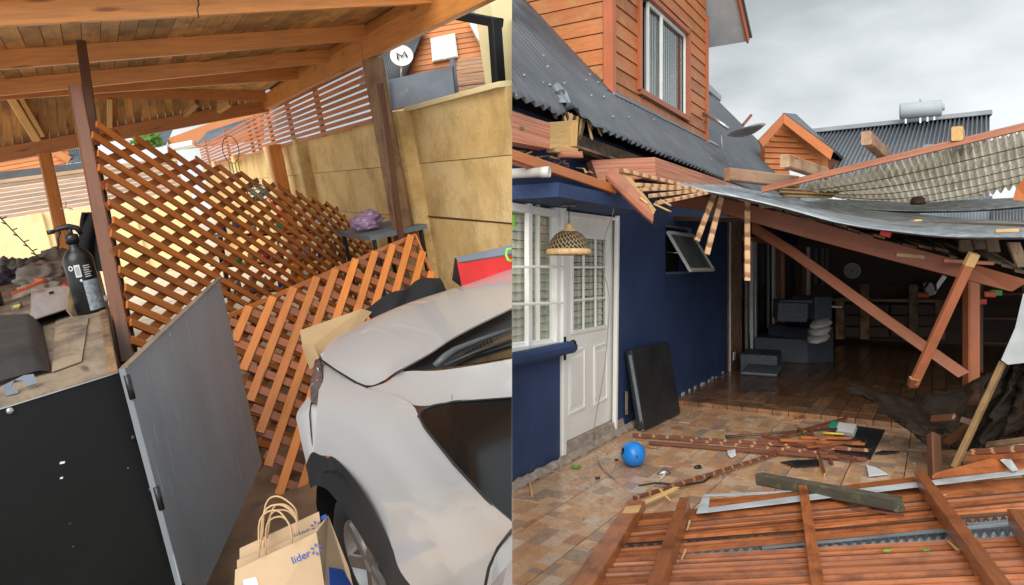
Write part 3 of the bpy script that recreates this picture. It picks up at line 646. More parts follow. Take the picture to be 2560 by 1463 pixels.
# lamp and bumper
lampg = [[inset(lh(*p), -.014) for p in r] for r in [[(787, 900, .885), (794, 897, .892), (800, 897, .894)], [(776, 962, .83), (793, 958, .845), (807, 955, .845)], [(778, 1006, .79), (795, 1012, .795), (810, 1013, .795)]]]
patch('headlamp', lampg, M_LAMP, car, 6)
for k in range(3): lathe('lamp_reflector', [(0, .004), (.012, .003), (.014, 0)], frame(inset(lh(793, 925 + k * 30, .87 - .03 * k), -.018), UL, -crt - cfw * .1), M_STEEL, car, 12, caps=False)  # steel reflector discs added as small bright patches on the lens
patch('bumper', G([[(772, 990, .79), (780, 1006, .785), (800, 1010, .79)], [(742, 1035, .745), (766, 1030, .765), (799, 1026, .775)], [(748, 1080, .69), (768, 1083, .70), (795, 1080, .715)], [(766, 1160, .6), (776, 1148, .63), (792, 1134, .655)]]), M_CAR, car, 6)
tube('bumper_seam', [inset(lh(*p), -.002) for p in ((778, 1008, .786), (774, 1035, .766), (778, 1085, .705), (784, 1130, .65))], .003, M_CLAD, car, 6)
tube('lamp_edge', [inset(lh(*p), -.001) for p in ((800, 896, .895), (808, 955, .845), (811, 1013, .795), (779, 1007, .79))], .0045, M_CLAD, car, 6)
patch('wheel_arch_cladding', G([[(764, 1163, .605), (780, 1131, .66), (802, 1139, .672), (819, 1145, .69), (829, 1141, .702), (853, 1160, .712), (885, 1197, .712), (916, 1244, .692), (948, 1307, .642), (979, 1365, .572), (1026, 1462, .462), (1050, 1510, .41)],
                        [(770, 1190, .57), (785, 1172, .61), (805, 1178, .63), (820, 1185, .64), (838, 1195, .645), (862, 1220, .64), (890, 1262, .62), (918, 1315, .585), (945, 1365, .54), (970, 1415, .49), (1000, 1470, .43), (1020, 1520, .38)],
                        [(776, 1222, .535), (788, 1214, .56), (803, 1217, .58), (817, 1224, .585), (832, 1240, .58), (853, 1266, .57), (874, 1297, .55), (895, 1329, .525), (916, 1363, .5), (937, 1397, .47), (974, 1463, .41), (990, 1515, .36)]]), M_CLAD, car, 4)
wc = OL + cfw * 2.44 + crt * .88 + UL * .285
MWh = frame(wc, cfw, -crt) @ Matrix.Scale(.86, 4)
lathe('wheel_well', [(.46, .05), (.46, -.35)], MWh, M_BLK, car, 32, caps=False); lathe('well_back', [(0, -.3), (.5, -.3)], MWh, M_BLK, car, 24, caps=False)
wl = thing('wheel', wc); wl.parent = car; wl.matrix_basis = MW[car.name].inverted() @ Matrix.Translation(wc)
lathe('tyre', [(.215, .02), (.24, .035), (.29, .04), (.325, .02), (.335, -.03), (.335, -.12), (.32, -.17), (.22, -.17)], MWh, M_TYRE, wl, 40, caps=False)
lathe('rim', [(.218, .022), (.205, .02), (.2, -.03), (.06, -.02), (.04, .0), (0, .0)], MWh, M_STEEL, wl, 32, caps=False)
for k in range(5):
    a = k * 1.2566 + .3; beam('spoke', MWh @ V((.03 * math.cos(a), .03 * math.sin(a), .0)), MWh @ V((.2 * math.cos(a), .2 * math.sin(a), .012)), .05, .02, M_STEEL, wl, up=-crt)
mir = lh(1262, 1440, 1.0)
patch('mirror', G([[(1280, 1352, 1.06), (1268, 1362, 1.05), (1280, 1380, 1.0)], [(1280, 1340, 1.1), (1235, 1400, 1.05), (1262, 1440, .98)], [(1280, 1400, 1.12), (1222, 1475, 1.05), (1250, 1520, .97)]]), M_CAR, car, 6)

# ---- cardboard, cloth, red crate, table
bx_ = thing('cardboard_box', lh(800, 900, .6), 'flattened cardboard box wedged between lattice panel and car nose', 'box')
cbp = [P(750, 826, 3.95), P(905, 772, 4.25), P(930, 780, 4.3), P(830, 900, 4.0), P(790, 935, 3.9), P(760, 880, 3.9)]
prism('panel', cbp, .006, M_CARD, bx_); prism('flap', [P(753, 862, 3.9), P(780, 858, 3.85), P(800, 905, 3.8), P(775, 925, 3.85)], .005, M_CARD, bx_)
def cloth(u, v):
    x, y = lerp(915, 1095, u), lerp(775, 694, u); p = P(x + 8 * v, y + lerp(-2, 26, v) + 10 * math.sin(u * 3.14) * (v - 1) + 4 * math.sin(u * 14), lerp(4.35, 4.75, u)); return p + AL * (.05 * math.sin(u * 11 + v * 3) * .5 - v * .1)
tag(surf('cloth', cloth, 40, 8, M_CLOTH, solid=.015), 'black cloth draped over the far edge of the car bonnet', 'cloth')
rc = thing('red_case', P(1200, 680, 4.5), 'red case with grey lid leaning between the car and the yellow wall', 'case')
prism('front', [P(1142, 652, 4.55), P(1279, 618 + 20, 4.3), P(1279, 700, 4.3), P(1155, 720, 4.5)], .03, M_RED, rc)
prism('lid', [P(1139, 644, 4.57), P(1279, 612, 4.32), P(1279, 634, 4.28), P(1146, 656, 4.53)], .12, M_GBRD, rc)
prism('side', [P(1137, 645, 4.57), P(1142, 655, 4.55), P(1156, 720, 4.5), P(1130, 700, 4.6)], .02, M_BLK, rc)
tube('green_handle', [P(1279, 622, 4.24), P(1267, 624, 4.24), P(1265, 638, 4.23), P(1270, 650, 4.22), P(1279, 653, 4.22)], .008, M_LIME, rc, 8)
tb = thing('side_table', lb(925, 580, BW - .3), 'small black legged table with grey top against the yellow wall', 'table')
ta, tbb, th_ = co(lb(930, 578, BW - .5))
prism('top', [LF(ta - .35, BW - .65, th_), LF(ta + .6, BW - .65, th_), LF(ta + .6, BW - .1, th_), LF(ta - .35, BW - .1, th_)], UL * -.04, M_GBRD, tb)
for da, db in ((-.3, -.6), (.55, -.6), (-.3, -.15), (.55, -.15)): beam('leg', LF(ta + da, BW + db, th_ - .04), LF(ta + da, BW + db, 0), .035, .035, M_BLK, tb, up=AL)
tag(blob('plastic_bag', up_frame(lb(920, 570, BW - .5) + UL * .05), .15, .12, .1, M_PURP, None, .35, 3., 5), 'crumpled lilac plastic bag on the small table', 'bag')

# ---- paper bags
def bag(name, fr4, side, m, lab, txt=True):
    b = thing(name, lh(740, 1440, 0), lab, 'paper bag', 'brown paper carrier bags beside the wheel')
    prism('front', fr4, .012, m, b)
    if side: prism('gusset', side, .01, m, b)
    return b
def bp(px, py, y): return P(px, py, y)
Y0 = 2.32
back = bag('paper_bag', [bp(599, 1372, 2.48), bp(797, 1280, 2.55), bp(840, 1560, 2.5), bp(600, 1600, 2.43)], None, M_KRAFT, 'brown paper bag at the back, its blue word half hidden')
mid = bag('paper_bag', [bp(592, 1402, 2.44), bp(800, 1318, 2.5), bp(840, 1560, 2.46), bp(600, 1600, 2.4)], None, M_KRAFT, 'brown paper bag squeezed between the other two')
fq = [bp(588, 1425, 2.38), bp(791, 1331, 2.44), bp(812, 1470, 2.42), bp(822, 1640, 2.38), bp(575, 1700, 2.3)]
front = bag('paper_bag', fq, [bp(791, 1331, 2.44), bp(821, 1290, 2.6), bp(872, 1420, 2.58), bp(905, 1560, 2.55), bp(822, 1640, 2.38), bp(812, 1470, 2.42)], M_KRAFT, 'front brown paper bag with blue printed word and barcode sticker')
nfr = (fq[1] - fq[0]).cross(fq[4] - fq[0]).normalized(); nfr = nfr if nfr.dot(CAM - fq[0]) > 0 else -nfr
fx = (fq[1] - fq[0]).normalized(); MF = lambda x, y: frame(hit(x, y, fq[0] + nfr * .002, nfr), fx, nfr)
text('print_word', 'lider', MF(752, 1393), .036, M_PRINT, front)
for k in range(6):
    a = k * 1.047 + .4; c = MF(791, 1374); beam('print_spark', c @ V((.009 * math.cos(a), .009 * math.sin(a), .001)), c @ V((.02 * math.cos(a), .02 * math.sin(a), .001)), .005, .001, M_PRINT, front, up=nfr)
nb_ = (V(bp(797, 1280, 2.55)) - bp(599, 1372, 2.48)); nbk = nb_.cross(UL).normalized(); nbk = nbk if nbk.dot(CAM - bp(700, 1330, 2.5)) > 0 else -nbk
text('print_word', 'lider', frame(bp(752, 1334, 2.515) + nbk * .003, nb_, nbk), .036, M_PRINT, back)
for k in range(6):
    a = k * 1.047 + .4; c = frame(bp(790, 1314, 2.53) + nbk * .003, nb_, nbk); beam('print_spark', c @ V((.009 * math.cos(a), .009 * math.sin(a), .001)), c @ V((.02 * math.cos(a), .02 * math.sin(a), .001)), .005, .001, M_PRINT, back, up=nbk)
stk = prism('sticker', [hit(x, y, fq[0] + nfr * .002, nfr) for x, y in ((607, 1450), (640, 1443), (648, 1470), (612, 1478))], .001, M_WHITE, front)
sd = [bp(791, 1331, 2.44), bp(821, 1290, 2.6), bp(872, 1420, 2.58)]; ns = (sd[1] - sd[0]).cross(sd[2] - sd[0]).normalized(); ns = ns if ns.dot(CAM - sd[0]) > 0 else -ns
prism('blue_print', [hit(x, y, sd[0] + ns * .004, ns) for x, y in ((822, 1418), (858, 1424), (880, 1463), (880, 1480), (825, 1480))], .001, M_PRINT, front)
prism('blue_fold', [bp(801, 1292, 2.56), bp(815, 1286, 2.56), bp(818, 1294, 2.56), bp(803, 1302, 2.56)], .004, M_PRINT, front)
for i, (par, y0, xs) in enumerate(((front, 2.375, ((648, 1392), (650, 1300), (690, 1276), (722, 1310), (731, 1354))), (front, 2.4, ((664, 1386), (668, 1310), (704, 1292), (728, 1320), (729, 1358))),
        (mid, 2.42, ((651, 1372), (660, 1282), (700, 1262), (738, 1290), (746, 1336))), (mid, 2.44, ((660, 1368), (676, 1288), (714, 1276), (740, 1300), (744, 1336))),
        (back, 2.46, ((656, 1350), (664, 1262), (694, 1241), (735, 1268), (745, 1304))), (back, 2.48, ((668, 1346), (682, 1272), (712, 1262), (738, 1284), (742, 1306))))):
    cps = [bp(x, y, y0) for x, y in xs]; tube('handle', [cr(cps, t / 16) for t in range(17)], .0032, M_TWINE, par, 6)

# ---- background beyond the wall
nh = thing('neighbour_house', P(1100, 200, 16), 'orange clapboard gable house with dark roof beyond the yellow wall', 'house')
yh = 16
gp = [(1005, 196), (1010, 182), (1062, 68), (1104, 30), (1165, 45), (1212, 112), (1212, 240), (985, 280)]
prism('gable_wall', [P(x, y, yh + .1) for x, y in gp], .2, M_ORSID, nh)
for k in range(14):
    y = 40 + k * 13
    xa = 1010 + (182 - y) * .456 if y < 182 else 1000
    xb = 1212 if y > 112 else 1160 + (y - 45) * .75
    if xb > xa: prism('plank', [P(xa, y + (1212 - xa) * .16 - 18, yh), P(xb, y + (1212 - xb) * .16 - 18, yh), P(xb, y + 12 + (1212 - xb) * .16 - 18, yh - .02), P(xa, y + 12 + (1212 - xa) * .16 - 18, yh - .02)], .04, M_ORSID, nh)
wn = prism('window', [P(x, y, yh - .12) for x, y in ((1076, 96), (1137, 83), (1145, 142), (1081, 154))], .08, M_WHITE, nh)
prism('pane', [P(x, y, yh - .14) for x, y in ((1079, 99), (1105, 93), (1110, 147), (1084, 151))], .02, M_LBLW, wn)
prism('pane', [P(x, y, yh - .14) for x, y in ((1108, 92), (1134, 86), (1142, 140), (1113, 146))], .02, M_LBLW, wn)
def corr(name, c00, c10, c11, c01, nw, amp, mat, par, nv=2, solid=.004, n_=None, spw=6):
    """corrugated sheet: waves across c00-c10, ridges along c00-c01"""
    nn_ = (c10 - c00).cross(c01 - c00).normalized() if n_ is None else n_
    return surf(name, lambda u, v: lerp(lerp(c00, c10, u), lerp(c01, c11, u), v) + nn_ * (amp * math.sin(u * nw * 6.2832)), nw * spw, nv, mat, par, solid=solid)
corr('roof', P(1010, 198, yh - .3), P(900, 215, yh + 1.5), P(930, 60, yh + 4), P(1062, 66, yh - .3), 22, .03, M_ROOFD, nh)
prism('soffit', [P(1165, 40, yh - .4), P(1212, 60, yh - .4), P(1214, 125, yh - .4), P(1190, 90, yh - .4)], .3, M_WHITE, nh)
ds = thing('satellite_dish', P(1004, 150, 15), 'white satellite dish with a dark letter M on the dark roof', 'satellite dish')
dM = frame(P(1004, 139, 15.2), V((1, .2, .3)), V((.15, -1, .25)))
lathe('reflector', [(0, -.04), (.13, -.032), (.24, .0), (.25, .004), (.24, -.02), (0, -.06)], dM, M_WHITE, ds, 28, caps=False)
for v in ds.children: v.scale = v.scale
tube('letter', [dM @ V(p) for p in ((-.1, -.07, .01), (-.085, .07, .01), (0, -.03, .01), (.085, .07, .01), (.1, -.07, .01))], .02, M_BLK, ds, 6)
tube('mast', [P(1004, 160, 15.3), P(1004, 195, 15.35)], .03, M_STEEL, ds, 8)
gb = thing('board_fence', P(1050, 240, 7.5), 'blue grey board fence with white posts above the yellow wall', 'fence')
prism('board', [P(x, y, 7.6 if x < 1050 else 7.2) for x, y in ((970, 200), (1130, 165), (1137, 240), (975, 277))], .03, M_GBRD, gb)
for x0, y0, x1, y1 in ((962, 190, 975, 285), (1131, 150, 1141, 240)): beam('post', P(x0, y0, 7.5), P(x1, y1, 7.5), .05, .05, M_GBRD, gb, up=AL)
beam('rail', P(960, 294, 7.3), P(1140, 240, 6.6), .04, .04, M_WHITE, gb, up=UL)
ss = thing('slat_screen', P(1180, 200, 9), 'pale weathered slat screen left of the dark steel frame', 'fence')
for k in range(8): beam('slat', P(1144, 152 + k * 10, 9), P(1225, 142 + k * 10, 9), .02, .035, M_FENG, ss, up=UL)
tag(box('stucco_column', frame(lerp(P(1245, 0, 6.4), P(1245, 235, 6.4), .3), AL, UL), .3, .26, 1.6, M_YELB), 'pale yellow stucco column at the top right corner of the carport view', 'column')
sfm = thing('steel_frame', P(1240, 200, 5.6), 'dark steel gate frame standing on the yellow wall', 'frame')
beam('crossbar', P(1115, 33, 5.9), P(1250, 58, 5.6), .09, .075, M_BLACKP, sfm, up=UL); beam('upright', P(1236, 52, 5.6), P(1248, 222, 5.6), .09, .09, M_BLACKP, sfm, up=AL)
# houses behind the rear wall
hA = thing('neighbour_house', P(60, 450, 20), 'orange house under the sagging header at the far left', 'house')
for k in range(6): prism('plank', [P(-30, 388 + k * 11, 20), P(175 - k * 3, 352 + k * 11, 20), P(178 - k * 3, 364 + k * 11, 19.97), P(-30, 400 + k * 11, 19.97)], .05, M_ORSID, hA)
beam('barge_board', P(130, 375, 19.8), P(176, 402, 19.8), .1, .2, M_ORSID, hA)
prism('gutter', [P(-20, 432, 19), P(230, 404, 19), P(230, 424, 19), P(-20, 466, 19)], .3, M_ROOFD, hA)
corr('roof', P(140, 378, 21), P(205, 368, 21), P(205, 405, 19.6), P(178, 408, 19.6), 12, .03, M_GBRD, hA)
hB = thing('neighbour_house', P(450, 370, 24), 'orange house with pale gutter seen over the lattice', 'house')
prism('wall', [P(420, 346, 24), P(650, 262, 24), P(650, 345, 24), P(420, 372, 24)], .4, M_ORSID, hB)
prism('eave', [P(418, 362, 23.8), P(480, 350, 23.8), P(480, 362, 23.8), P(418, 374, 23.8)], .4, M_WHITE, hB)
corr('roof', P(372, 372, 23.5), P(415, 362, 23.5), P(432, 322, 25), P(392, 330, 25), 14, .03, M_GBRD, hB)
corr('roof', P(492, 360, 22), P(640, 325, 21), P(640, 290, 23), P(520, 330, 23), 24, .03, M_GBRD, hB)
tag(blob('shrub', Matrix.Translation(P(368, 352, 22)), .35, .3, .35, M_GRASS, None, .9, 4, 2), 'small green shrub top between the far roofs', 'shrub')
# ornaments and clutter
dc = thing('dream_catcher', P(645, 480, 5.4), 'round teal dream catcher hanging on the top of the lattice screen', 'ornament')
cM = frame(P(645, 481, 5.35), V((.9, .2, -.35)), V((.1, -1, .1)))
tube('hoop', [cM @ V((.082 * math.cos(k * .3927), .062 * math.sin(k * .3927), 0)) for k in range(16)], .005, M_DARK, dc, 6, closed=True)
for k in range(8):
    a = k * .785; tube('web', [cM @ V((.08 * math.cos(a), .06 * math.sin(a), 0)), cM @ V((.035 * math.cos(a + 2), .03 * math.sin(a + 2), 0)), cM @ V((.08 * math.cos(a + 2.4), .06 * math.sin(a + 2.4), 0))], .003, M_GBRD if k % 2 else plain('teal thread', (.03, .3, .33), .7), dc, 5)
tube('tail', [P(672, 498, 5.35), P(690, 520, 5.35), P(710, 545, 5.35)], .006, M_RED, dc, 5)
wh_ = thing('wire_ornament', P(578, 375, 9), 'thin wire hoop ornament hanging before the slat fence', 'ornament')
hM = frame(P(577, 374, 9), V((1, .1, .2)), V((0, -1, 0)))
tube('hoop', [hM @ V((.1 * math.cos(k * .3927), .18 * math.sin(k * .3927), 0)) for k in range(16)], .005, M_WIRE, wh_, 5, closed=True)
for k in range(4): tube('pendant', [hM @ V((-.06 + .04 * k, -.17, 0)), hM @ V((-.06 + .04 * k, -.32 - .03 * (k % 2), 0))], .006, M_GRN, wh_, 5)
sg = thing('string_lights', P(40, 580, 7), 'dead string of lights sagging across the rear yellow wall', 'string lights')
sp_ = [P(0, 543, 7), P(30, 575, 7), P(62, 608, 7), P(85, 632, 7), P(104, 655, 7)]
tube('cable', [cr(sp_, t / 20) for t in range(21)], .006, M_WIRE, sg, 5)
for k in range(9):
    p = cr(sp_, (k + .3) / 9); tube('bulb', [p, p + V((.05 * (-1) ** k, 0, .02))], .006, M_WIRE, sg, 5)
hg = thing('wire_hanger', P(165, 525, 8), 'white clothes hanger on the rear fence', 'hanger')
tube('wire', [P(x, y, 8) for x, y in ((163, 504), (166, 510), (164, 516), (150, 524), (164, 518), (182, 524))], .006, M_WHITE, hg, 5)
rk = random.Random(5)
cl_m = [M_BLU, M_GBRD, M_WHITE, M_BLK, M_GRN, M_YLW, M_RED, M_STEEL, M_PURP, M_LBL]
shelf = thing('shelf', P(640, 640, 7.4), 'dark shelf of clutter behind the lattice screen', 'shelf')
for k in range(3):
    beam('board', P(540, 590 + k * 75, 7.6), P(850, 580 + k * 62, 8.6), .35, .03, M_DARK, shelf, up=UL)
for x, y in ((545, 560), (845, 560)): beam('upright', P(x, y, 8.0), P(x + 40, y + 260, 7.8), .05, .05, M_DARK, shelf, up=AL)
cols = ['blue', 'slate grey', 'white', 'black', 'green', 'yellow', 'red', 'steel', 'lilac', 'pale blue']
pos = ['on the top shelf', 'on the middle shelf', 'on the lowest shelf']
for k in range(3):
    for i in range(9):
        t = (i + .5) / 9; p = lerp(P(540, 590 + k * 75, 7.6), P(850, 580 + k * 62, 8.6), t) + UL * .02; mi = (i + k * 3) % 10
        r = rk.uniform(.03, .05); h = rk.uniform(.12, .22)
        tag(lathe('bottle', [(0, 0), (r, 0), (r, h * .65), (r * .45, h * .8), (r * .4, h), (0, h)], up_frame(p), cl_m[mi], None, 14), '%s bottle %s behind the lattice, place %s from the left' % (cols[mi], pos[k], ['first', 'second', 'third', 'fourth', 'fifth', 'sixth', 'seventh', 'eighth', 'ninth'][i]), 'bottle', 'bottles on the shelf behind the lattice')
# ================================================================== RIGHT YARD
CUR = 'R'
M_RBEAM = wood('red brown painted beam', (.36, .12, .055), .5, 1, .2, knots=False, stain=(.2, .08, .04), stain_amt=.2)
M_RBRD = wood('varnished red brown boards', (.42, .135, .042), .36, 1.1, .4, coat=.25, stain=(.17, .05, .018), stain_amt=.4, stain_scale=5)
M_RAW = wood('freshly broken pine', (.66, .42, .17), .75, 1.2, .3, knots=False)
M_OLDW = wood('old grey brown boards', (.24, .16, .09), .8, 1, .4, stain=(.05, .035, .025), stain_amt=.6)
M_GUTT = wood('orange trim board', (.6, .19, .05), .4, .8, .2, knots=False, coat=.2)
M_SID = wood('orange stained siding', (.50, .165, .05), .5, .9, .25, knots=False, stain=(.5, .24, .08), stain_amt=.35, stain_scale=4, bump=.6)
M_TRIM = wood('red brown trim', (.47, .13, .05), .45, .8, .15, knots=False)
def striated():
    m = N('ribbed red timber'); v = m.coord((1, 1, 1)); n1 = m.noise(m.coord((1, 60, 60)), 1.4, 3)
    col = m.mix(m.ramp(n1, [(.4, (0, 0, 0)), (.6, (1, 1, 1))]), (.38, .13, .07), (.52, .24, .15)); m.bump(n1, .6, .006)
    return m.set(Base_Color=col, Roughness=.65)
M_STRI = striated()
M_SLAT = wood('charred looking batten', (.17, .055, .028), .55, 1, .3, knots=False)
def batten(nm='nailed batten', pale=False):
    m = N(nm); t = m.n('TexCoord'); s = m.n('SeparateXYZ'); m.l(t.outputs['Object'], s.inputs[0])
    a = m.n('Math', operation='MULTIPLY'); a.inputs[1].default_value = 8.; m.l(s.outputs[0], a.inputs[0]); b = m.n('Math', operation='FRACT'); m.l(a.outputs[0], b.inputs[0])
    nn_ = m.noise(m.coord((2, 20, 20)), 3, 4); c = m.n('Math', operation='MULTIPLY_ADD'); c.inputs[1].default_value = .5; m.l(nn_, c.inputs[0]); m.l(b.outputs[0], c.inputs[2])
    dk, lt = (.17, .055, .028), (.48, .27, .12)
    col = m.ramp(c.outputs[0], [(.5, (.62, .38, .2)), (.62, (.34, .17, .085)), (.92, (.26, .12, .06)), (1.05, (.66, .42, .22))] if pale else [(.8, dk), (.9, lt), (1.02, lt), (1.1, dk)]); m.bump(nn_, .3, .004)
    return m.set(Base_Color=col, Roughness=.6)
M_BATT = batten(); M_BATP = batten('pale nailed batten', True)
def blue_wall():
    m = N('navy render'); v = m.coord((1, 1, 1)); n1 = m.noise(v, 2, 5)
    col = m.ramp(n1, [(.3, (.013, .034, .105)), (.7, (.026, .056, .15))])
    gm = m.n('NewGeometry'); sz = m.n('SeparateXYZ'); m.l(gm.outputs['Position'], sz.inputs[0]); nd = m.noise(v, 9, 6, .7); ma = m.n('Math', operation='MULTIPLY_ADD'); ma.inputs[1].default_value = -.9; m.l(sz.outputs[2], ma.inputs[0]); m.l(nd, ma.inputs[2])
    col = m.mix(m.ramp(ma.outputs[0], [(.42, (0, 0, 0)), (.62, (.6, .6, .6))]), col, (.13, .115, .10))
    sc = m.noise(m.coord((3, 3, 3)), 5, 7, .7); col = m.mix(m.ramp(sc, [(.58, (0, 0, 0)), (.72, (.4, .4, .4))]), col, (.045, .07, .15))
    m.bump(m.noise(v, 48, 5), .9, .01)
    return m.set(Base_Color=col, Roughness=.72)
M_BLUW = blue_wall()
M_RIBR = plain('charcoal corrugated roof', (.115, .125, .14), .4, .3, var=.2, scale=3, dirt=(.16, .17, .17), dirt_amt=-.05, dscale=14)
M_ZINC = plain('weathered zinc sheet', (.25, .285, .31), .4, .4, var=.45, scale=4, stretch=(.5, 9, 9), dirt=(.12, .13, .14), dirt_amt=.4, dscale=6)
def fibre():
    m = N('grimy translucent sheet'); v = m.coord((1, 1, 1)); n1 = m.noise(v, 2.2, 6, .65)
    col = m.ramp(n1, [(.25, (.24, .19, .12)), (.4, (.54, .49, .38)), (.6, (.76, .72, .62)), (.8, (.84, .81, .74))])
    st = m.noise(m.coord((1.2, 12, 1.2)), 2, 5, .6); col = m.mix(m.ramp(st, [(.56, (0, 0, 0)), (.72, (.8, .8, .8))]), col, (.13, .095, .05))
    tr = m.n('BsdfTranslucent'); m.l(col, tr.inputs[0]); x = m.n('MixShader'); x.inputs[0].default_value = .72
    m.set(Base_Color=col, Roughness=.6); m.l(m.p.outputs[0], x.inputs[1]); m.l(tr.outputs[0], x.inputs[2]); m.l(x.outputs[0], m.t.nodes['Material Output'].inputs[0]); return m.m
M_FIB = fibre()
def tile():
    m = N('printed cobble tile'); t = m.n('TexCoord'); oi = m.n('ObjectInfo'); mp_ = m.n('Mapping'); m.l(t.outputs['Object'], mp_.inputs[0])
    k = m.n('Math', operation='MULTIPLY'); k.inputs[1].default_value = 53.; m.l(oi.outputs['Random'], k.inputs[0]); fl = m.n('Math', operation='FLOOR'); m.l(k.outputs[0], fl.inputs[0])
    m.l(fl.outputs[0], mp_.inputs['Location'])
    v = m.n('TexBrick', offset=.37, squash=1.7, squash_frequency=3); v.inputs['Scale'].default_value = 1.; v.inputs['Mortar Size'].default_value = 0.; v.inputs['Brick Width'].default_value = .155; v.inputs['Row Height'].default_value = .0925
    v.inputs['Color1'].default_value = (0, 0, 0, 1); v.inputs['Color2'].default_value = (1, 1, 1, 1); v.inputs['Bias'].default_value = 0.; m.l(mp_.outputs[0], v.inputs['Vector'])
    sp = m.n('SeparateColor'); m.l(v.outputs['Color'], sp.inputs[0])
    col = m.ramp(sp.outputs[0], [(0, (.33, .25, .19)), (.1, (.42, .28, .19)), (.22, (.55, .29, .16)), (.42, (.60, .33, .16)), (.6, (.68, .45, .28)), (.78, (.58, .35, .19)), (.9, (.66, .53, .40)), (1, (.44, .17, .07))])
    g_ = m.noise(m.coord((1, 1, 1)), 18, 6, .7); col = m.mix(m.ramp(g_, [(.4, (0, 0, 0)), (.75, (.55, .55, .55))]), col, (.2, .12, .08))
    d = m.noise(m.coord((1, 1, 1), 'Object'), 3, 5, .6); col = m.mix(m.ramp(d, [(.55, (0, 0, 0)), (.8, (.4, .4, .4))]), col, (.13, .1, .08))
    m.bump(g_, .25, .003); return m.set(Base_Color=col, Roughness=m.ramp(g_, [(.3, (.14,) * 3), (.7, (.4,) * 3)]))
M_TILE = tile()
M_GROUT = plain('dark grout', (.09, .065, .05), .8, var=.2)
M_DECK = wood('wood look deck boards', (.30, .15, .07), .22, .8, .35, knots=False, stain=(.08, .05, .03), stain_amt=.45)
M_DOOR = plain('white door paint', (.86, .86, .82), .5, var=.05, scale=3, dirt=(.4, .36, .3), dirt_amt=-.15, dscale=30)
M_BLIND = plain('cream blind slats', (.78, .74, .62), .6, var=.12, scale=8, stretch=(1, 4, 4), objvar=.12)
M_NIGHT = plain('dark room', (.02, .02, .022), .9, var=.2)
M_STONE = plain('thin stone cladding', (.27, .16, .11), .8, var=.5, scale=14, stretch=(.5, 1, 6), bump=.9, bscale=22)
M_RATT = plain('charcoal rattan', (.055, .07, .092), .6, var=.5, scale=40, bump=.8, bscale=90)
M_CUSH = plain('pale cushion', (.4, .4, .39), .9, var=.08, bump=.3, bscale=8)
M_BWALL = wood('dark brown cladding', (.09, .05, .03), .6, .8, .25, knots=False)
M_BOARDK = plain('black board', (.02, .021, .023), .5, var=.3, scale=5, dirt=(.09, .09, .09), dirt_amt=.0, dscale=12, bump=.1, bscale=6)
M_PVC = plain('pvc pipe', (.62, .62, .58), .4, var=.08)
M_BALL = plain('bright blue rubber', (.012, .23, .72), .3, var=.08, dirt=(.3, .5, .75), dirt_amt=-.1, dscale=5)
M_CONCR = plain('broken concrete edge', (.33, .27, .22), .9, var=.35, scale=14, bump=.8, bscale=30)
M_MOSS = wood('mossy grey timber', (.10, .085, .06), .85, 1, .4, stain=(.16, .18, .06), stain_amt=.25, stain_scale=9)
M_PAPER = plain('white foil sheet', (.66, .69, .70), .5, var=.1, scale=6)
M_TANK = plain('painted tank steel', (.38, .43, .46), .6, .0, var=.06)
M_LEAF = plain('torn green leaf', (.16, .36, .04), .6, var=.3)
M_HANDB = plain('black lock metal', (.02, .02, .02), .3, .5)
M_WICK = plain('natural raffia', (.62, .42, .2), .85, var=.25, scale=40, bump=.6, bscale=70)
def weave():
    m = N('black and natural weave'); t = m.n('TexCoord'); s = m.n('SeparateXYZ'); m.l(t.outputs['Object'], s.inputs[0])
    an = m.n('Math', operation='ARCTAN2'); m.l(s.outputs[1], an.inputs[0]); m.l(s.outputs[0], an.inputs[1])
    c = m.n('CombineXYZ'); sc_ = m.n('Math', operation='MULTIPLY'); sc_.inputs[1].default_value = .18; m.l(an.outputs[0], sc_.inputs[0]); m.l(sc_.outputs[0], c.inputs[0]); m.l(s.outputs[2], c.inputs[1])
    mp_ = m.n('Mapping'); mp_.inputs['Rotation'].default_value = (0, 0, .7); m.l(c.outputs[0], mp_.inputs[0])
    b = m.n('TexBrick'); b.inputs['Scale'].default_value = 11; b.inputs['Mortar Size'].default_value = .022; b.inputs['Color1'].default_value = (.025, .018, .012, 1); b.inputs['Color2'].default_value = (.05, .035, .02, 1); b.inputs['Mortar'].default_value = (.55, .4, .2, 1); b.inputs['Row Height'].default_value = .3
    m.l(mp_.outputs[0], b.inputs['Vector']); m.bump(b.outputs['Fac'], .5, .004); return m.set(Base_Color=b.outputs['Color'], Roughness=.8)
M_WEAV = weave()
M_GREFL = plain('glass with painted grey reflection', (.13, .145, .155), .25, var=.15)  # half-mirror reflection of the pane put into an opaque grey base colour
M_RIBL = plain('grey neighbour roof', (.2, .22, .245), .45, .25, var=.15, scale=2)
def netmat():
    m = N('dark shade netting'); t = m.n('BsdfTransparent'); d = m.n('BsdfDiffuse'); d.inputs[0].default_value = (.028, .022, .018, 1)
    n1 = m.noise(m.coord((1, 1, 1)), 5, 5, .7); f = m.ramp(n1, [(.3, (.7,) * 3), (.6, (1.,) * 3)]); x = m.n('MixShader'); m.l(f, x.inputs[0]); m.l(t.outputs[0], x.inputs[1]); m.l(d.outputs[0], x.inputs[2])
    m.l(x.outputs[0], m.t.nodes['Material Output'].inputs[0]); return m.m
M_NET = netmat()

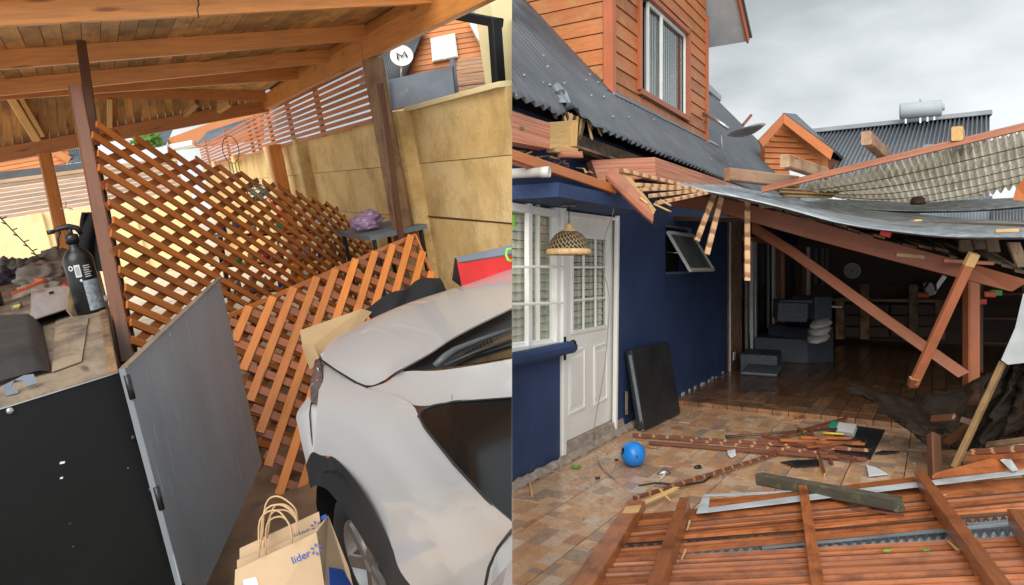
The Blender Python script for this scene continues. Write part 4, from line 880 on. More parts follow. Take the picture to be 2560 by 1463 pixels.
AW = V((0, 5.04, 0)); DW = V((.521, .8535, 0)).normalized(); NW = V((DW.y, -DW.x, 0)); Z = V((0, 0, 1))
def W(s, z, off=0): return AW + DW * s + NW * off + Z * z
def wh(px, py, off=0): return hit(px, py, AW + NW * off, NW)
def wc_(p): q = p - AW; return q.dot(DW), q.z, q.dot(NW)
def fl(px, py, z=0): return hit(px, py, V((0, 0, z)), Z)
def S(px, off=0): return wc_(wh(px, 663, off))[0]

# ---- ground, floor tiles, deck
tag(prism('ground', [V((.0, 1.2, -.03)), V((120, 1.2, -.03)), V((120, 200, -.03)), V((.0, 200, -.03))], V((0, 0, -.3)), M_GROUT), None, kind='structure')
tf = thing('tile_floor', W(1, 0, 2), kind='structure')
DK = S(1720) + 0.0
dk_s = wc_(fl(1720, 1014))[0]
tw, tl = .385, .72
proto = None
rt = random.Random(4)
rowi = 0
offn = .473 - tw * 2
while offn < 6.0:
    s0 = -.367 + (.163 if rowi % 2 else 0) - tl * 5 + rt.uniform(-.01, .01)
    s = s0
    while s < dk_s:
        c = W(s + tl / 2, -.004, offn + tw / 2)
        vis = c.y > 1.6 and c.x > -.5 and c.x / max(c.y, .1) < .85
        s1 = min(s + tl, dk_s) 
        if vis and s1 - s > .05:
            Lx = s1 - s - .006; M_ = frame(W((s + s1) / 2, -.006 + rt.uniform(-.001, .001), offn + tw / 2), DW, Z)
            if abs(s1 - s - tl) < 1e-6 and proto is not None and c.x > .6:
                o = bpy.data.objects.new('tile', proto); put(o, M_, tf)
            else:
                o = box('tile', M_, Lx, tw - .006, .012, M_TILE, tf, .002)
                if abs(s1 - s - tl) < 1e-6 and proto is None and c.x > .6: proto = o.data
        s += tl
    offn += tw; rowi += 1
dkf = thing('deck', W(8, 0, 2), kind='structure')
for i in range(34):
    o0 = -.02 + i * .16; ss_ = dk_s + .004
    cuts = [ss_, ss_ + .34] + [ss_ + .34 + 1.9 * k + (.6 if i % 2 else 0) for k in range(1, 5)] + [12.2]
    cuts = sorted(c for c in cuts if c <= 12.2)
    for a_, b_ in zip(cuts, cuts[1:]):
        if b_ - a_ > .03: box('plank', frame(W((a_ + b_) / 2, .02, o0 + .08), DW, Z), b_ - a_ - .005, .154, .05, M_DECK, dkf, .003)

# ---- house
hs_ = thing('house', W(2, 0, 0), 'navy rendered house with orange clad dormer and torn charcoal corrugated roof', 'house')
sB, zB = wc_(wh(1819, 700))[0], 2.75
sD0, sD1 = S(1400), S(1546)
zs = wc_(wh(1280, 885))[1]                                   # window sill
th = NW * -.18
zdoor = wc_(wh(1546, 545))[1]
wl_ = prism('wall', [W(-.4, 0), W(sD0, 0), W(sD0, zs), W(-.4, zs)], th, M_BLUW, hs_)
prism('wall', [W(-.4, zdoor + .03), W(sD1, zdoor + .03), W(sD1, zB), W(-.4, zB)], th, M_BLUW, hs_)
wa, wb = S(1664), S(1730); za, zb_ = wc_(wh(1664, 686))[1], wc_(wh(1664, 561))[1]
prism('wall', [W(sD1, 0), W(wa, 0), W(wa, zB), W(sD1, zB)], th, M_BLUW, hs_)
prism('wall', [W(wb, 0), W(sB, 0), W(sB, zB), W(wb, zB)], th, M_BLUW, hs_)
prism('wall', [W(wa, 0), W(wb, 0), W(wb, za), W(wa, za)], th, M_BLUW, hs_)
prism('wall', [W(wa, zb_), W(wb, zb_), W(wb, zB), W(wa, zB)], th, M_BLUW, hs_)
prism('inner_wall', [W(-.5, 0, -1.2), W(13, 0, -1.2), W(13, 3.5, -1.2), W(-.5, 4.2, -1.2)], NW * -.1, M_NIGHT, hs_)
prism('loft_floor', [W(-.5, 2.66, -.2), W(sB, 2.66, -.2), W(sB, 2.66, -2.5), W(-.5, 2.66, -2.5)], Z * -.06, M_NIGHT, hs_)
beam('sill_ledge', W(-.3, zs - .03, .05), W(sD0 + .1, zs - .03, .05), .12, .09, M_BLUW, hs_, up=Z, ch=.3)
rk = random.Random(2)
def edgef(u, v): return W(lerp(-.3, dk_s + .1, u), .0 + .05 * v + .02 * noise.noise(V((u * 40, v, 1))), .02 + .05 * (1 - v) + .02 * noise.noise(V((u * 60, v, 0))))
surf('concrete_footing', edgef, 90, 4, M_CONCR, hs_, solid=.01)
for k in range(12):
    s = lerp(sD1 + .9, sB, k / 12) + rk.uniform(-.1, .1); z = .05 + .07 * abs(noise.noise(V((k * 1.7, 0, 0)))); r = rk.uniform(.03, .1)
    prism('paint_flake', [W(s - r, z - .02, .003), W(s + r, z - .025, .003), W(s + r * .8, z + .01 + r * .1, .003), W(s + r * .1, z, .003), W(s - r * .5, z + .02 + r * .1, .003)], -.002 * NW, M_PAPER, hs_)
# windows left of the door
wn = prism('window_frame', [wh(1262, 503, .0), wh(1400, 527, .0), wh(1400, 545, .0), wh(1262, 523, .0)], NW * -.06, M_DOOR, hs_)
def bar(nm, x0, y0, x1, y1, wd, off, par, m=M_DOOR, dp=.04): return beam(nm, wh(x0, y0, off), wh(x1, y1, off), dp, wd, m, par, up=Z if abs(x1 - x0) > abs(y1 - y0) else DW, ch=.2)
bar('jamb', 1391, 520, 1391, 872, .07, -.02, wn); bar('mullion', 1321, 510, 1321, 880, .07, -.02, wn); bar('sash_stile', 1344, 512, 1344, 876, .02, -.045, wn); bar('sash_stile', 1379, 520, 1379, 868, .03, -.045, wn)
bar('bottom_rail', 1262, 880, 1398, 860, .06, -.02, wn); bar('sill', 1262, 893, 1405, 868, .04, .03, wn); bar('sash_rail', 1262, 866, 1390, 851, .04, -.04, wn)
prism('pane', [wh(1255, 512, -.05), wh(1392, 535, -.05), wh(1392, 862, -.05), wh(1255, 880, -.05)], NW * -.004, M_GLS, wn)
for k in range(16):
    z = lerp(zs + .04, zdoor, (k + .5) / 16); box('blind_slat', frame(W((sD0 - .3) / 2, z, -.1), DW, (NW + Z * .35)), sD0 + .3, (zdoor - zs) / 16 * .93, .008, M_BLIND, wn)
for y0, y1 in ((667, 667), (761, 757)): bar('security_bar', 1262, y0 + 1, 1406, y1, .02, .04, wn, dp=.02)
tag(prism('sticker', [wh(1280, 537, -.03), wh(1288, 537, -.03), wh(1288, 568, -.03), wh(1280, 568, -.03)], NW * -.001, M_LIME, wn), 'small green sticker on the pane')
# door, recessed
OD = -.05
dr = thing('door', W((sD0 + sD1) / 2, 0, OD)); dr.parent = hs_; dr.matrix_basis = MW[hs_.name].inverted() @ MW[dr.name]
bar('door_frame', 1407, 520, 1407, 1140, .07, -.0, dr); bar('door_frame', 1543, 540, 1537, 1082, .05, -.0, dr)
prism('door_frame', [wh(1400, 526, -.0), wh(1546, 545, -.0), wh(1546, 552, -.0), wh(1400, 534, -.0)], NW * -.06, M_DOOR, dr)
# leaf with glazed opening: boards around it
gx0, gx1, gy = S(1428, OD), S(1518, OD), None
s0d, s1d = S(1410, OD), S(1540, OD); zg1 = wc_(wh(1428, 585, OD))[1]; zg0 = wc_(wh(1428, 836, OD))[1]; zb0 = .12
for a_, b_, c_, d_ in ((s0d, gx0, zb0, zdoor), (gx1, s1d, zb0, zdoor), (gx0, gx1, zb0, zg0), (gx0, gx1, zg1, zdoor)):
    prism('leaf', [W(a_, c_, OD), W(b_, c_, OD), W(b_, d_, OD), W(a_, d_, OD)], NW * -.04, M_DOOR, dr)
for a_, b_ in ((gx0, gx0 + .025), (gx1 - .025, gx1)): prism('glazing_bead', [W(a_, zg0, OD + .012), W(b_, zg0, OD + .012), W(b_, zg1, OD + .012), W(a_, zg1, OD + .012)], NW * -.02, M_DOOR, dr)
for a_, b_ in ((zg0, zg0 + .03), (zg1 - .03, zg1)): prism('glazing_bead', [W(gx0, a_, OD + .014), W(gx1, a_, OD + .014), W(gx1, b_, OD + .014), W(gx0, b_, OD + .014)], NW * -.02, M_DOOR, dr)
for k in (1, 2): s = lerp(gx0, gx1, k / 3); beam('muntin', W(s, zg0, OD - .005), W(s, zg1, OD - .005), .018, .018, M_DOOR, dr, up=NW)
for k in (1, 2): z = lerp(zg0, zg1, k / 3); beam('muntin', W(gx0, z, OD - .006), W(gx1, z, OD - .006), .018, .016, M_DOOR, dr, up=NW)
for i in range(3):
    for j in range(3):
        prism('pane', [W(lerp(gx0, gx1, i / 3), lerp(zg0, zg1, j / 3), OD - .025), W(lerp(gx0, gx1, (i + 1) / 3), lerp(zg0, zg1, j / 3), OD - .025), W(lerp(gx0, gx1, (i + 1) / 3), lerp(zg0, zg1, (j + 1) / 3), OD - .025), W(lerp(gx0, gx1, i / 3), lerp(zg0, zg1, (j + 1) / 3), OD - .025)], NW * -.004, M_GLS, dr)
for k in range(14):
    z = lerp(zg0, zg1, (k + .5) / 14); box('blind_slat', frame(W((gx0 + gx1) / 2, z, OD - .065), DW, (NW + Z * .35)), gx1 - gx0 + .05, (zg1 - zg0) / 14 * .93, .006, M_BLIND, dr)
for x0, y0, x1, y1, yb0, yb1 in ((1422, 882, 1460, 870, 1036, 1018), (1485, 868, 1516, 858, 1012, 995)):
    q4 = [wh(x0, y0, OD), wh(x1, y1, OD), wh(x1, yb1, OD), wh(x0, yb0, OD)]; ctr = sum(q4, V()) / 4
    for i in range(4): beam('panel_moulding', q4[i] + NW * .004, q4[(i + 1) % 4] + NW * .004, .025, .014, M_DOOR, dr, up=NW, ch=.4)
    prism('raised_panel', [lerp(p, ctr, .22) + NW * .007 for p in q4], NW * -.01, M_DOOR, dr)
hp = beam('lock_plate', wh(1411, 842, .02), wh(1411, 900, .02), .03, .02, M_HANDB, dr, up=NW); lathe('knob', [(0, 0), (.014, 0), (.014, .04), (.03, .05), (.032, .07), (.02, .082), (0, .084)], frame(wh(1416, 858, .02), DW, (NW + DW * .6)), M_HANDB, dr, 16)
prism('threshold', [W(s0d - .05, .0, .03), W(s1d + .05, .0, .03), W(s1d + .05, .115, .0), W(s0d - .05, .115, .0)], NW * -.12, M_CONCR, dr)
# canopy over the door
cc = wh(1396, 456, .42); sc_, zc, _ = wc_(cc)
zcb = wc_(wh(1396, 492, .42))[1]
prism('canopy', [W(sc_, zc, .42), W(sc_, zc, 0.0), W(sc_, zcb, 0.0), W(sc_, zcb, .42)], DW * 1.75, M_BLUW, hs_)
prism('canopy', [W(-.6, zc - .0, .05), W(-.6, zcb - .03, .05), W(sc_ - .01, zcb - .03, .05), W(sc_ - .01, zc, .05)], NW * -.2, M_BLUW, hs_)
# small awning window
aw = thing('awning_window', W(wa, za)); aw.parent = hs_; aw.matrix_basis = MW[hs_.name].inverted() @ MW[aw.name]
for a_, b_ in (((wa, za), (wb, za)), ((wa, zb_), (wb, zb_)), ((wa, za), (wa, zb_)), ((wb, za), (wb, zb_))): beam('frame', W(*a_, -.03), W(*b_, -.03), .05, .04, M_GBRD, aw, up=NW)
zt_ = wc_(wh(1666, 582))[1]; sl_ = .62
sw = [W(wa + .02, zt_, .02), W(wb - .02, zt_, .02), W(wb - .02, zt_ - .42, .27), W(wa + .02, zt_ - .42, .27)]
for i in range(4): beam('sash', sw[i], sw[(i + 1) % 4], .04, .03, M_PVC, aw, up=(sw[1] - sw[0]).cross(sw[3] - sw[0]))
prism('pane', sw, .004, M_GREFL, aw); prism('dark_backing', [W(wa, za, -.17), W(wb, za, -.17), W(wb, zb_, -.17), W(wa, zb_, -.17)], NW * -.01, M_NIGHT, aw)
tube('stay', [W(wa + .03, za + .25, 0), sw[3] + (sw[0] - sw[3]) * .45], .006, M_STEEL, aw, 6)
# roof plane
sa0, sb0, OFD0 = 0, 0, -9
OE = .35; ZE = wc_(wh(1280, 237, OE))[1]; TT = 1.12
RN = (NW * TT + Z).normalized(); RP = W(0, ZE, OE)
def rh(px, py): return hit(px, py, RP, RN)
sR = wc_(rh(1985, 448))[0]
q = rh(1524, 231); OFD0 = wc_(q)[2]; sa0 = wc_(q)[0]; sb0 = wc_(wh(1766, 346, OFD0))[0]
up_ = (Z * TT - NW).normalized()
ev0, ev1 = W(-.8, ZE, OE), W(sR, ZE, OE)
seg = [(-.85, .35), (.35, 1.35), (1.35, 2.4), (2.4, 3.6), (3.6, sR)]
for i, (a_, b_) in enumerate(seg):
    c00, c10 = W(a_, ZE + .0 + .004 * (i % 2), OE), W(b_ + .06, ZE + .004 * (i % 2), OE)
    Lr = 6.5; nwv = max(4, int((b_ - a_) / .115))
    def rfn(u, v, c00=c00, c10=c10, nwv=nwv, i=i):
        p = lerp(c00, c10, u) + up_ * (v ** 1.6 * Lr); a = .02 * math.sin(u * nwv * 6.2832)
        if i == 0 and v < .12:
            k = max(0, 1 - v / .12) * max(0, (u - .55) / .45); a += k * (.05 * math.sin(u * 31) - .05); p = p + up_ * (k * .16 * (.5 + noise.noise(V((u * 9, 3, 1)))))
        if i == 1 and v < .12:
            k = max(0, 1 - v / .12) * max(0, (.4 - u) / .4); a += k * .06 * math.sin(u * 40); p = p + up_ * (k * .3)
        return p + RN * a
    surf('roof_sheet', rfn, nwv * 8, 16, M_RIBR, hs_, solid=.002)
beam('roof_verge', W(sR + .02, ZE, OE) , W(sR + .02, ZE, OE) + up_ * 6.4, .06, .12, M_RIBR, hs_, up=RN)
tear = [rh(1382, 218), rh(1376, 222), rh(1398, 258), rh(1412, 272), rh(1402, 250)]
prism('torn_flap', [tear[0] + RN * .05, tear[1] + RN * .005, tear[2] + RN * .005, tear[3] + RN * .06, tear[4] + RN * .07], RN * .003, M_ZINC, hs_)
rsc = random.Random(12)
for k in range(34):
    px_ = rsc.uniform(1300, 1780); py_ = lerp(60, 420, rsc.random()); q_ = rh(px_, py_); so_ = wc_(q_)
    if so_[2] < OE - .1 and so_[2] > -.9 and not (sa0 < so_[0] < sb0 and so_[2] < OFD0 + .05): lathe('roof_screw', [(.014, 0), (.012, .012), (0, .016)], frame(q_ + RN * .02, up_, RN), M_ZINC, hs_, 6, caps=False)
prism('gable_end', [W(sR - .02, 0, OE - .4), W(sR - .02, ZE, OE - .02), W(sR - .02, ZE + TT * 2.2, OE - 2.2), W(sR - .02, 0, OE - 2.2)], DW * -.1, M_BLUW, hs_)
beam('fascia', W(-.8, ZE - .1, OE - .16), W(sR, ZE - .1, OE - .16), .03, .14, M_OLDW, hs_, up=Z)
# dormer
dm = thing('dormer', W(2.5, 3.4, -.3)); dm.parent = hs_; dm.matrix_basis = MW[hs_.name].inverted() @ MW[dm.name]
q = rh(1524, 231); OFD = wc_(q)[2]; sa = wc_(q)[0]; zq = wc_(q)[1]
qr = wh(1766, 346, OFD); sb_ = wc_(qr)[0]
ztop = wc_(wh(1764, 49, OFD))[1]; zbt = zq - .02; HDR = 2.6
wx0, wx1 = S(1596, OFD), S(1719, OFD); wz0, wz1 = wc_(wh(1596, 221, OFD))[1], wc_(wh(1719, 92, OFD))[1]
nP = 13; ph = .165
for k in range(nP + 6):
    z0, z1 = zbt + k * ph, zbt + (k + 1) * ph - .006
    for a_, b_ in ((sa, wx0), (wx1, sb_)) if (z1 > wz0 and z0 < wz1) else ((sa, sb_),):
        if z0 < ztop + .1 + (k > 8) * 1.2:
            lo, hi = max(z0, zbt), z1
            if len({a_, b_}) == 2 and z0 < wz0 < z1 and (a_, b_) == (sa, sb_): pass
            prism('siding_plank', [W(a_, lo, OFD + .006), W(b_, lo, OFD + .006), W(b_, hi, OFD - .008), W(a_, hi, OFD - .008)], NW * -.02, M_SID, dm)
    # left cheek planks, cut by the roof slope
    zz = (z0 - ZE) / TT; o0 = OE - zz
    prism('siding_plank', [W(sa - .006, z0, min(OFD, OFD)), W(sa - .006, z0, o0 - .4), W(sa + .008, z1, o0 - .45), W(sa + .008, z1, OFD)], DW * .02, M_SID, dm)
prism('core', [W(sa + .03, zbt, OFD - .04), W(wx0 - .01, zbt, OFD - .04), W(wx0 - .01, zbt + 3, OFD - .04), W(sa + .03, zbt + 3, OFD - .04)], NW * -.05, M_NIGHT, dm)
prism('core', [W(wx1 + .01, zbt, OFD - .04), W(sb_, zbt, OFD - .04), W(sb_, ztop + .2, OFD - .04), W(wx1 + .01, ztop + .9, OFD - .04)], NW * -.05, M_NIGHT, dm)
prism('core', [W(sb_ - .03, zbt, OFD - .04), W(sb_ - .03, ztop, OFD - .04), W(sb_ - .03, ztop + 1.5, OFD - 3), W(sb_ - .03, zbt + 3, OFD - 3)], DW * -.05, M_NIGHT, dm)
beam('corner_post', W(sa, zbt - .02, OFD), W(sa, zbt + 3.2, OFD), .11, .11, M_TRIM, dm, up=NW, ch=.08)
beam('corner_post', W(sb_ - .02, zbt - .03, OFD + .005), W(sb_ - .02, ztop + .05, OFD + .005), .06, .06, M_TRIM, dm, up=NW)
wd = thing('dormer_window', W(wx0, wz0, OFD)); wd.parent = hs_; wd.matrix_basis = MW[hs_.name].inverted() @ MW[wd.name]
wzt = wz1
for a_, b_ in (((wx0, wz0 - .02), (wx0, wzt + .1)), ((wx1, wz0 - .02), (wx1, wzt + .1)), ((wx0, wz0 - .03), (wx1, wz0 - .03)), ((wx0, wzt + .05), (wx1, wzt + .05))): beam('casing', W(*a_, OFD + .015), W(*b_, OFD + .015), .07, .05, M_TRIM, wd, up=NW, ch=.1)
wm = S(1625, OFD); wq = S(1657, OFD)
for s in (wm, wx1 - .03): beam('sash_stile', W(s, wz0, OFD - .03), W(s, wzt, OFD - .03), .045, .03, M_WHITE, wd, up=NW)
beam('sash_stile', W(wq, wz0, OFD - .02), W(wq, wzt, OFD - .02), .05, .03, M_WHITE, wd, up=NW)
for z in (wz0 + .02, wzt - .0): beam('sash_rail', W(wm, z, OFD - .03), W(wx1 - .03, z, OFD - .03), .045, .03, M_WHITE, wd, up=NW)
beam('track', W(wx0, wz0 + .01, OFD - .02), W(wx1, wz0 + .01, OFD - .02), .05, .02, M_WHITE, wd, up=Z)
prism('pane', [W(wm, wz0, OFD - .05), W(wx1, wz0, OFD - .05), W(wx1, wzt, OFD - .05), W(wm, wzt, OFD - .05)], NW * -.004, M_GLS, wd)
for k in range(16):
    s = lerp(wm + .02, wx1 - .03, (k + .5) / 16); box('blind_vane', frame(W(s, (wz0 + wzt) / 2, OFD - .12), Z, (NW + DW * .3)), wzt - wz0, (wx1 - wm) / 16 * .95, .004, M_PAPER, wd)
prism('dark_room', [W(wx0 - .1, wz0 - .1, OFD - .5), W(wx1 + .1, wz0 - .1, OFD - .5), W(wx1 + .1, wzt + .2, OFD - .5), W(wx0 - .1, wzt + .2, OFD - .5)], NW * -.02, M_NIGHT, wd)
# dormer gable roof: right slope with pale soffit and orange barge board
oF = OFD + .42
te = wh(1868, 104, oF); s_t, z_t, _ = wc_(te); tk = wh(1843, -6, oF); s_k, z_k, _ = wc_(tk)
slp = (z_k - z_t) / (s_t - s_k); s_rg = (sa + sb_) / 2; z_rg = z_t + slp * (s_t - s_rg)
for sg_ in (1,):
    prism('soffit', [W(s_t, z_t, oF), W(s_rg, z_rg, oF), W(s_rg, z_rg, oF - 3.5), W(s_t, z_t, oF - 3.5)], (Z + DW * .6) * .03, M_PAPER, dm)
    prism('roof_sheet', [W(s_t + .06, z_t - .0, oF + .06) + Z * .06, W(s_rg, z_rg + .1, oF + .06), W(s_rg, z_rg + .1, oF - 3.5), W(s_t + .06, z_t + .06, oF - 3.5)], (Z + DW * .6) * .03, M_RIBR, dm)
    beam('barge_board', W(s_t + .03, z_t + .03, oF + .012), W(s_rg, z_rg + .05, oF + .012), .03, .17, M_TRIM, dm, up=Z)
prism('soffit', [W(2 * s_rg - s_t, z_t, oF), W(s_rg, z_rg, oF), W(s_rg, z_rg, oF - 3.5), W(2 * s_rg - s_t, z_t, oF - 3.5)], (Z - DW * .6) * .03, M_PAPER, dm)
beam('flashing', rh(1524, 233) + RN * .02, rh(1790, 366) + RN * .02, .1, .03, M_ZINC, dm, up=RN)
beam('flashing', rh(1526, 236) + RN * .015, rh(1336, -5) + RN * .015, .14, .03, M_RIBR, dm, up=RN)
# second small dormer corner further along the roof
prism('ridge_cap', [rh(1766, 212) + RN * .03, rh(1800, 246) + RN * .03, rh(1796, 258) + RN * .04, rh(1766, 232) + RN * .04], RN * .06, M_ZINC, hs_)

# ---- satellite dish on the dormer corner
sd_ = thing('satellite_dish', wh(1760, 300, OFD), 'grey satellite dish tipped edge on at the dormer corner', 'satellite dish')
yD = wh(1762, 300, OFD).y
box('bracket', frame(P(1758, 292, yD - .03), Z, NW), .16, .06, .02, M_STEEL, sd_)
tube('arm', [P(1758, 284, yD - .05), P(1790, 300, yD - .25), P(1822, 322, yD - .4)], .028, M_STEEL, sd_, 10)
dc_ = P(1866, 325, yD - .45); dn_ = V((-.22, .08, 1)).normalized()
dMx = frame(dc_, V((1, -.15, .25)), dn_)
lathe('reflector', [(0, -.08), (.12, -.065), (.2, -.035), (.265, .0), (.26, .005), (.2, -.025), (0, -.07)], dMx, M_STEEL, sd_, 36, caps=False)
tube('feed_arm', [P(1858, 312, yD - .4), P(1878, 288, yD - .3)], .02, M_RBEAM, sd_, 8)
tube('cable', [P(1802, 330, yD - .3), P(1806, 370, yD - .3), P(1820, 410, yD - .2), P(1834, 412, yD - .2)], .006, M_STEEL, sd_, 5)
# ---- pendant lamp
pn = thing('pendant_lamp', P(1422, 600, 5.35), 'woven raffia pendant lamp shade hanging under the blue canopy', 'lamp')
YP = 5.32; rr_ = 57 / F * YP
zt0, zt1 = P(1422, 564, YP).z, P(1422, 632, YP).z; Hs = zt0 - zt1
Mp = Matrix.Translation(P(1422, 632, YP))
lathe('shade', [(rr_ * .93, .0), (rr_ * .92, Hs * .2), (rr_ * .8, Hs * .45), (rr_ * .62, Hs * .65), (rr_ * .4, Hs * .78), (rr_ * .3, Hs * .82)], Mp, M_WEAV, pn, 40, caps=False)
lathe('cap', [(rr_ * .42, Hs * .76), (rr_ * .22, Hs * .9), (rr_ * .14, Hs), (rr_ * .16, Hs * 1.06), (0, Hs * 1.06)], Mp, M_WICK, pn, 24, caps=False)
lathe('rim', [(rr_ * .9, .0), (rr_ * .93, -.02), (rr_, -.005), (rr_ * .99, .02), (rr_ * .92, .03)], Mp, M_WICK, pn, 40, caps=False)
tube('cord', [P(1422, 564, YP), P(1423, 500, YP)], .004, M_WIRE, pn, 6)
box('rose', Matrix.Translation(P(1423, 512, YP)), .1, .1, .02, M_BLK, pn)
# hanging cable
cw = [P(1544, 426, 5.6), P(1536, 500, 5.65), P(1530, 545, 5.7), P(1513, 590, 5.8), P(1507, 663, 6.0), P(1518, 715, 6.0), P(1524, 752, 6.0), P(1519, 835, 6.0), P(1510, 930, 6.0), P(1494, 1020, 6.0), P(1486, 1070, 5.9), fl(1488, 1120, .01), fl(1502, 1165, .01), fl(1546, 1206, .01)]
tag(tube('cable', [cr(cw, t / 60) for t in range(61)], .004, plain('grey cable', (.3, .29, .27), .6)), 'thin grey cable dangling past the white door to the floor', 'cable')
# pvc pipe
YQ = 4.75
tag(lathe('drain_pipe', [(.0, -.05), (.033, -.05), (.033, .0), (.033, .2), (.037, .2), (.037, .26), (.031, .26), (.031, .12), (0, .12)], frame(P(1282, 434, YQ), Z, V((1, -.35, .02))), M_PVC, None, 24, caps=False), 'cut white drain pipe sticking out above the blue canopy', 'pipe')

# ---- wrecked eaves at the left
ev = thing('broken_eave', W(0, 2.5, .3), 'splintered eave timbers and orange trim hanging off the house corner', 'debris')
prism('box_beam', [P(1270, 275, 4.6), P(1376, 308, 4.85), P(1374, 372, 4.85), P(1270, 352, 4.6)], .12, M_STRI, ev)
prism('box_beam', [P(1376, 306, 4.86), P(1444, 300, 5.3), P(1440, 366, 5.3), P(1376, 372, 4.86)], .05, M_RAW, ev)
prism('rafter_stub', [P(1432, 308, 5.2), P(1446, 304, 5.25), P(1442, 366, 5.25), P(1430, 366, 5.2)], .04, M_RAW, ev)
beam('trim_board', P(1268, 384, 4.5), P(1536, 474, 5.5), .04, .07, M_GUTT, ev, up=Z)
beam('trim_board', P(1268, 402, 4.52), P(1500, 466, 5.4), .03, .03, M_TRIM, ev, up=Z)
beam('broken_rail', P(1375, 372, 4.95), P(1440, 380, 5.2), .06, .05, M_RAW, ev, up=Z, broken=.05)
beam('broken_rail', P(1400, 386, 5.0), P(1455, 388, 5.1), .06, .045, M_STRI, ev, up=Z, broken=.03)
rq = random.Random(8)
for k in range(26):
    x, y = rq.uniform(1310, 1500), 0
    y = 372 + (x - 1310) * .28 + rq.uniform(0, 26); yy = lerp(4.8, 5.4, (x - 1310) / 190) + rq.uniform(0, .2)
    beam('splinter', P(x, y, yy), P(x + rq.uniform(-30, 30), y + rq.uniform(-10, 12), yy + rq.uniform(-.1, .1)), rq.uniform(.006, .025), rq.uniform(.004, .012), rq.choice([M_RAW, M_OLDW, M_RAW, M_STRI]), ev, up=Z, broken=.03)
for k in range(14):
    x = 1396 + k * 8; p = rh(min(x, 1505), 262 + (x - 1396) * .42)
    beam('splinter', p - RN * .03, p - RN * .06 + V((rq.uniform(-.05, .08), rq.uniform(-.1, .05), rq.uniform(-.16, -.02))), .03, .012, M_RAW if k % 3 else M_OLDW, ev, up=NW, broken=.04)
# soffit dark boards under the eave
prism('soffit_board', [W(-.3, ZE - .16, OE - .1), W(sR, ZE - .16, OE - .1), W(sR, ZE - .16, -.1), W(-.3, ZE - .16, -.1)], Z * .02, M_OLDW, hs_)

# ---- ribbed red wall plate beams
rb = thing('ribbed_beam', P(1640, 420, 5.9), 'ribbed red timber box beam below the torn eave', 'beam')
prism('beam_end', [P(1478, 401, 5.75), P(1637, 393, 5.95), P(1640, 440, 5.95), P(1500, 462, 5.75)], .1, M_STRI, rb)
prism('long_face', [P(1637, 393, 5.95), P(1885, 478, 8.0), P(1885, 496, 8.0), P(1640, 445, 5.95)], .12, M_STRI, rb)
# ---- collapsed terrace roof
ct = thing('collapsed_roof', P(2100, 560, 6), 'collapsed terrace roof of red beams, old boards and sagging sheets', 'roof')
def strip(nm, pts_t, pts_b, m, thick): # beam with curved outline in 3D from pixel polylines with depth
    n = len(pts_t); T_ = [P(*p) for p in pts_t]; B_ = [P(*p) for p in pts_b]; bk = V((.25, 1, .0)).normalized() * thick
    vs_ = T_ + B_ + [p + bk for p in T_] + [p + bk for p in B_]; fs = []
    for i in range(n - 1):
        fs += [[i, i + 1, n + i + 1, n + i], [2 * n + i, 3 * n + i, 3 * n + i + 1, 2 * n + i + 1], [i, 2 * n + i, 2 * n + i + 1, i + 1], [n + i, n + i + 1, 3 * n + i + 1, 3 * n + i]]
    fs += [[0, n, 3 * n, 2 * n], [n - 1, 3 * n - 1, 4 * n - 1, 2 * n - 1]]
    return mesh(nm, vs_, fs, m, ct, frame(T_[0], T_[-1] - T_[0], Z))
strip('main_beam', [(1660, 486, 7.3), (1800, 494, 7.0), (2009, 546, 6.6), (2188, 597, 6.25), (2396, 650, 5.85), (2575, 702, 5.5)], [(1660, 512, 7.3), (1800, 531, 7.0), (2009, 592, 6.6), (2188, 640, 6.25), (2396, 694, 5.85), (2530, 729, 5.6)], M_RBEAM, .07)
strip('brace', [(1880, 552, 7.5), (1991, 622, 7.2), (2200, 773, 6.7), (2424, 930, 6.2)], [(1880, 582, 7.5), (1975, 640, 7.2), (2180, 790, 6.7), (2396, 944, 6.2)], M_RBEAM, .06)
e_ = beam('strut', P(2426, 652, 5.35), P(2284, 960, 5.7), .07, .05, M_RBEAM, ct, up=V((0, -1, .2)))
beam('strut_top', P(2436, 634, 5.32), P(2421, 664, 5.36), .072, .054, M_RAW, ct, up=V((0, -1, .2)))
beam('strut_foot', P(2287, 945, 5.68), P(2281, 966, 5.71), .075, .05, M_BATT, ct, up=V((0, -1, .2)))
beam('post', P(2428, 700, 6.55), P(2428, 1010, 6.55), .11, .11, M_RBEAM, ct, up=V((0, 1, 0)))
# board ends lying on the main beam
bt_, bb_ = [(1880, 517, 7.0), (1950, 525, 6.8), (2100, 556, 6.5), (2217, 578, 6.3), (2367, 592, 6.05), (2500, 600, 5.8), (2570, 600, 5.7)], [(1880, 522, 6.95), (1950, 534, 6.7), (2100, 573, 6.4), (2217, 606, 6.2), (2367, 640, 5.9), (2450, 664, 5.75), (2570, 690, 5.6)]
BT, BBm = [P(*p) for p in bt_], [P(*p) for p in bb_]
NBo = 22
for k in range(NBo):
    t0, t1 = k / NBo, (k + .9 + rq.uniform(-.1, .06)) / NBo
    a_, b_ = pl(BBm, t0), pl(BBm, t1); drop = rq.uniform(-.03, .03) + (rq.uniform(-.1, .12) if k > 14 else 0)
    c_, d_ = pl(BT, t1) + V((.3, 1.3, .1)), pl(BT, t0) + V((.3, 1.3, .1))
    prism('roof_board', [a_ + Z * drop, b_ + Z * drop, c_, d_], Z * .025, M_OLDW, ct, xdir=d_ - a_)
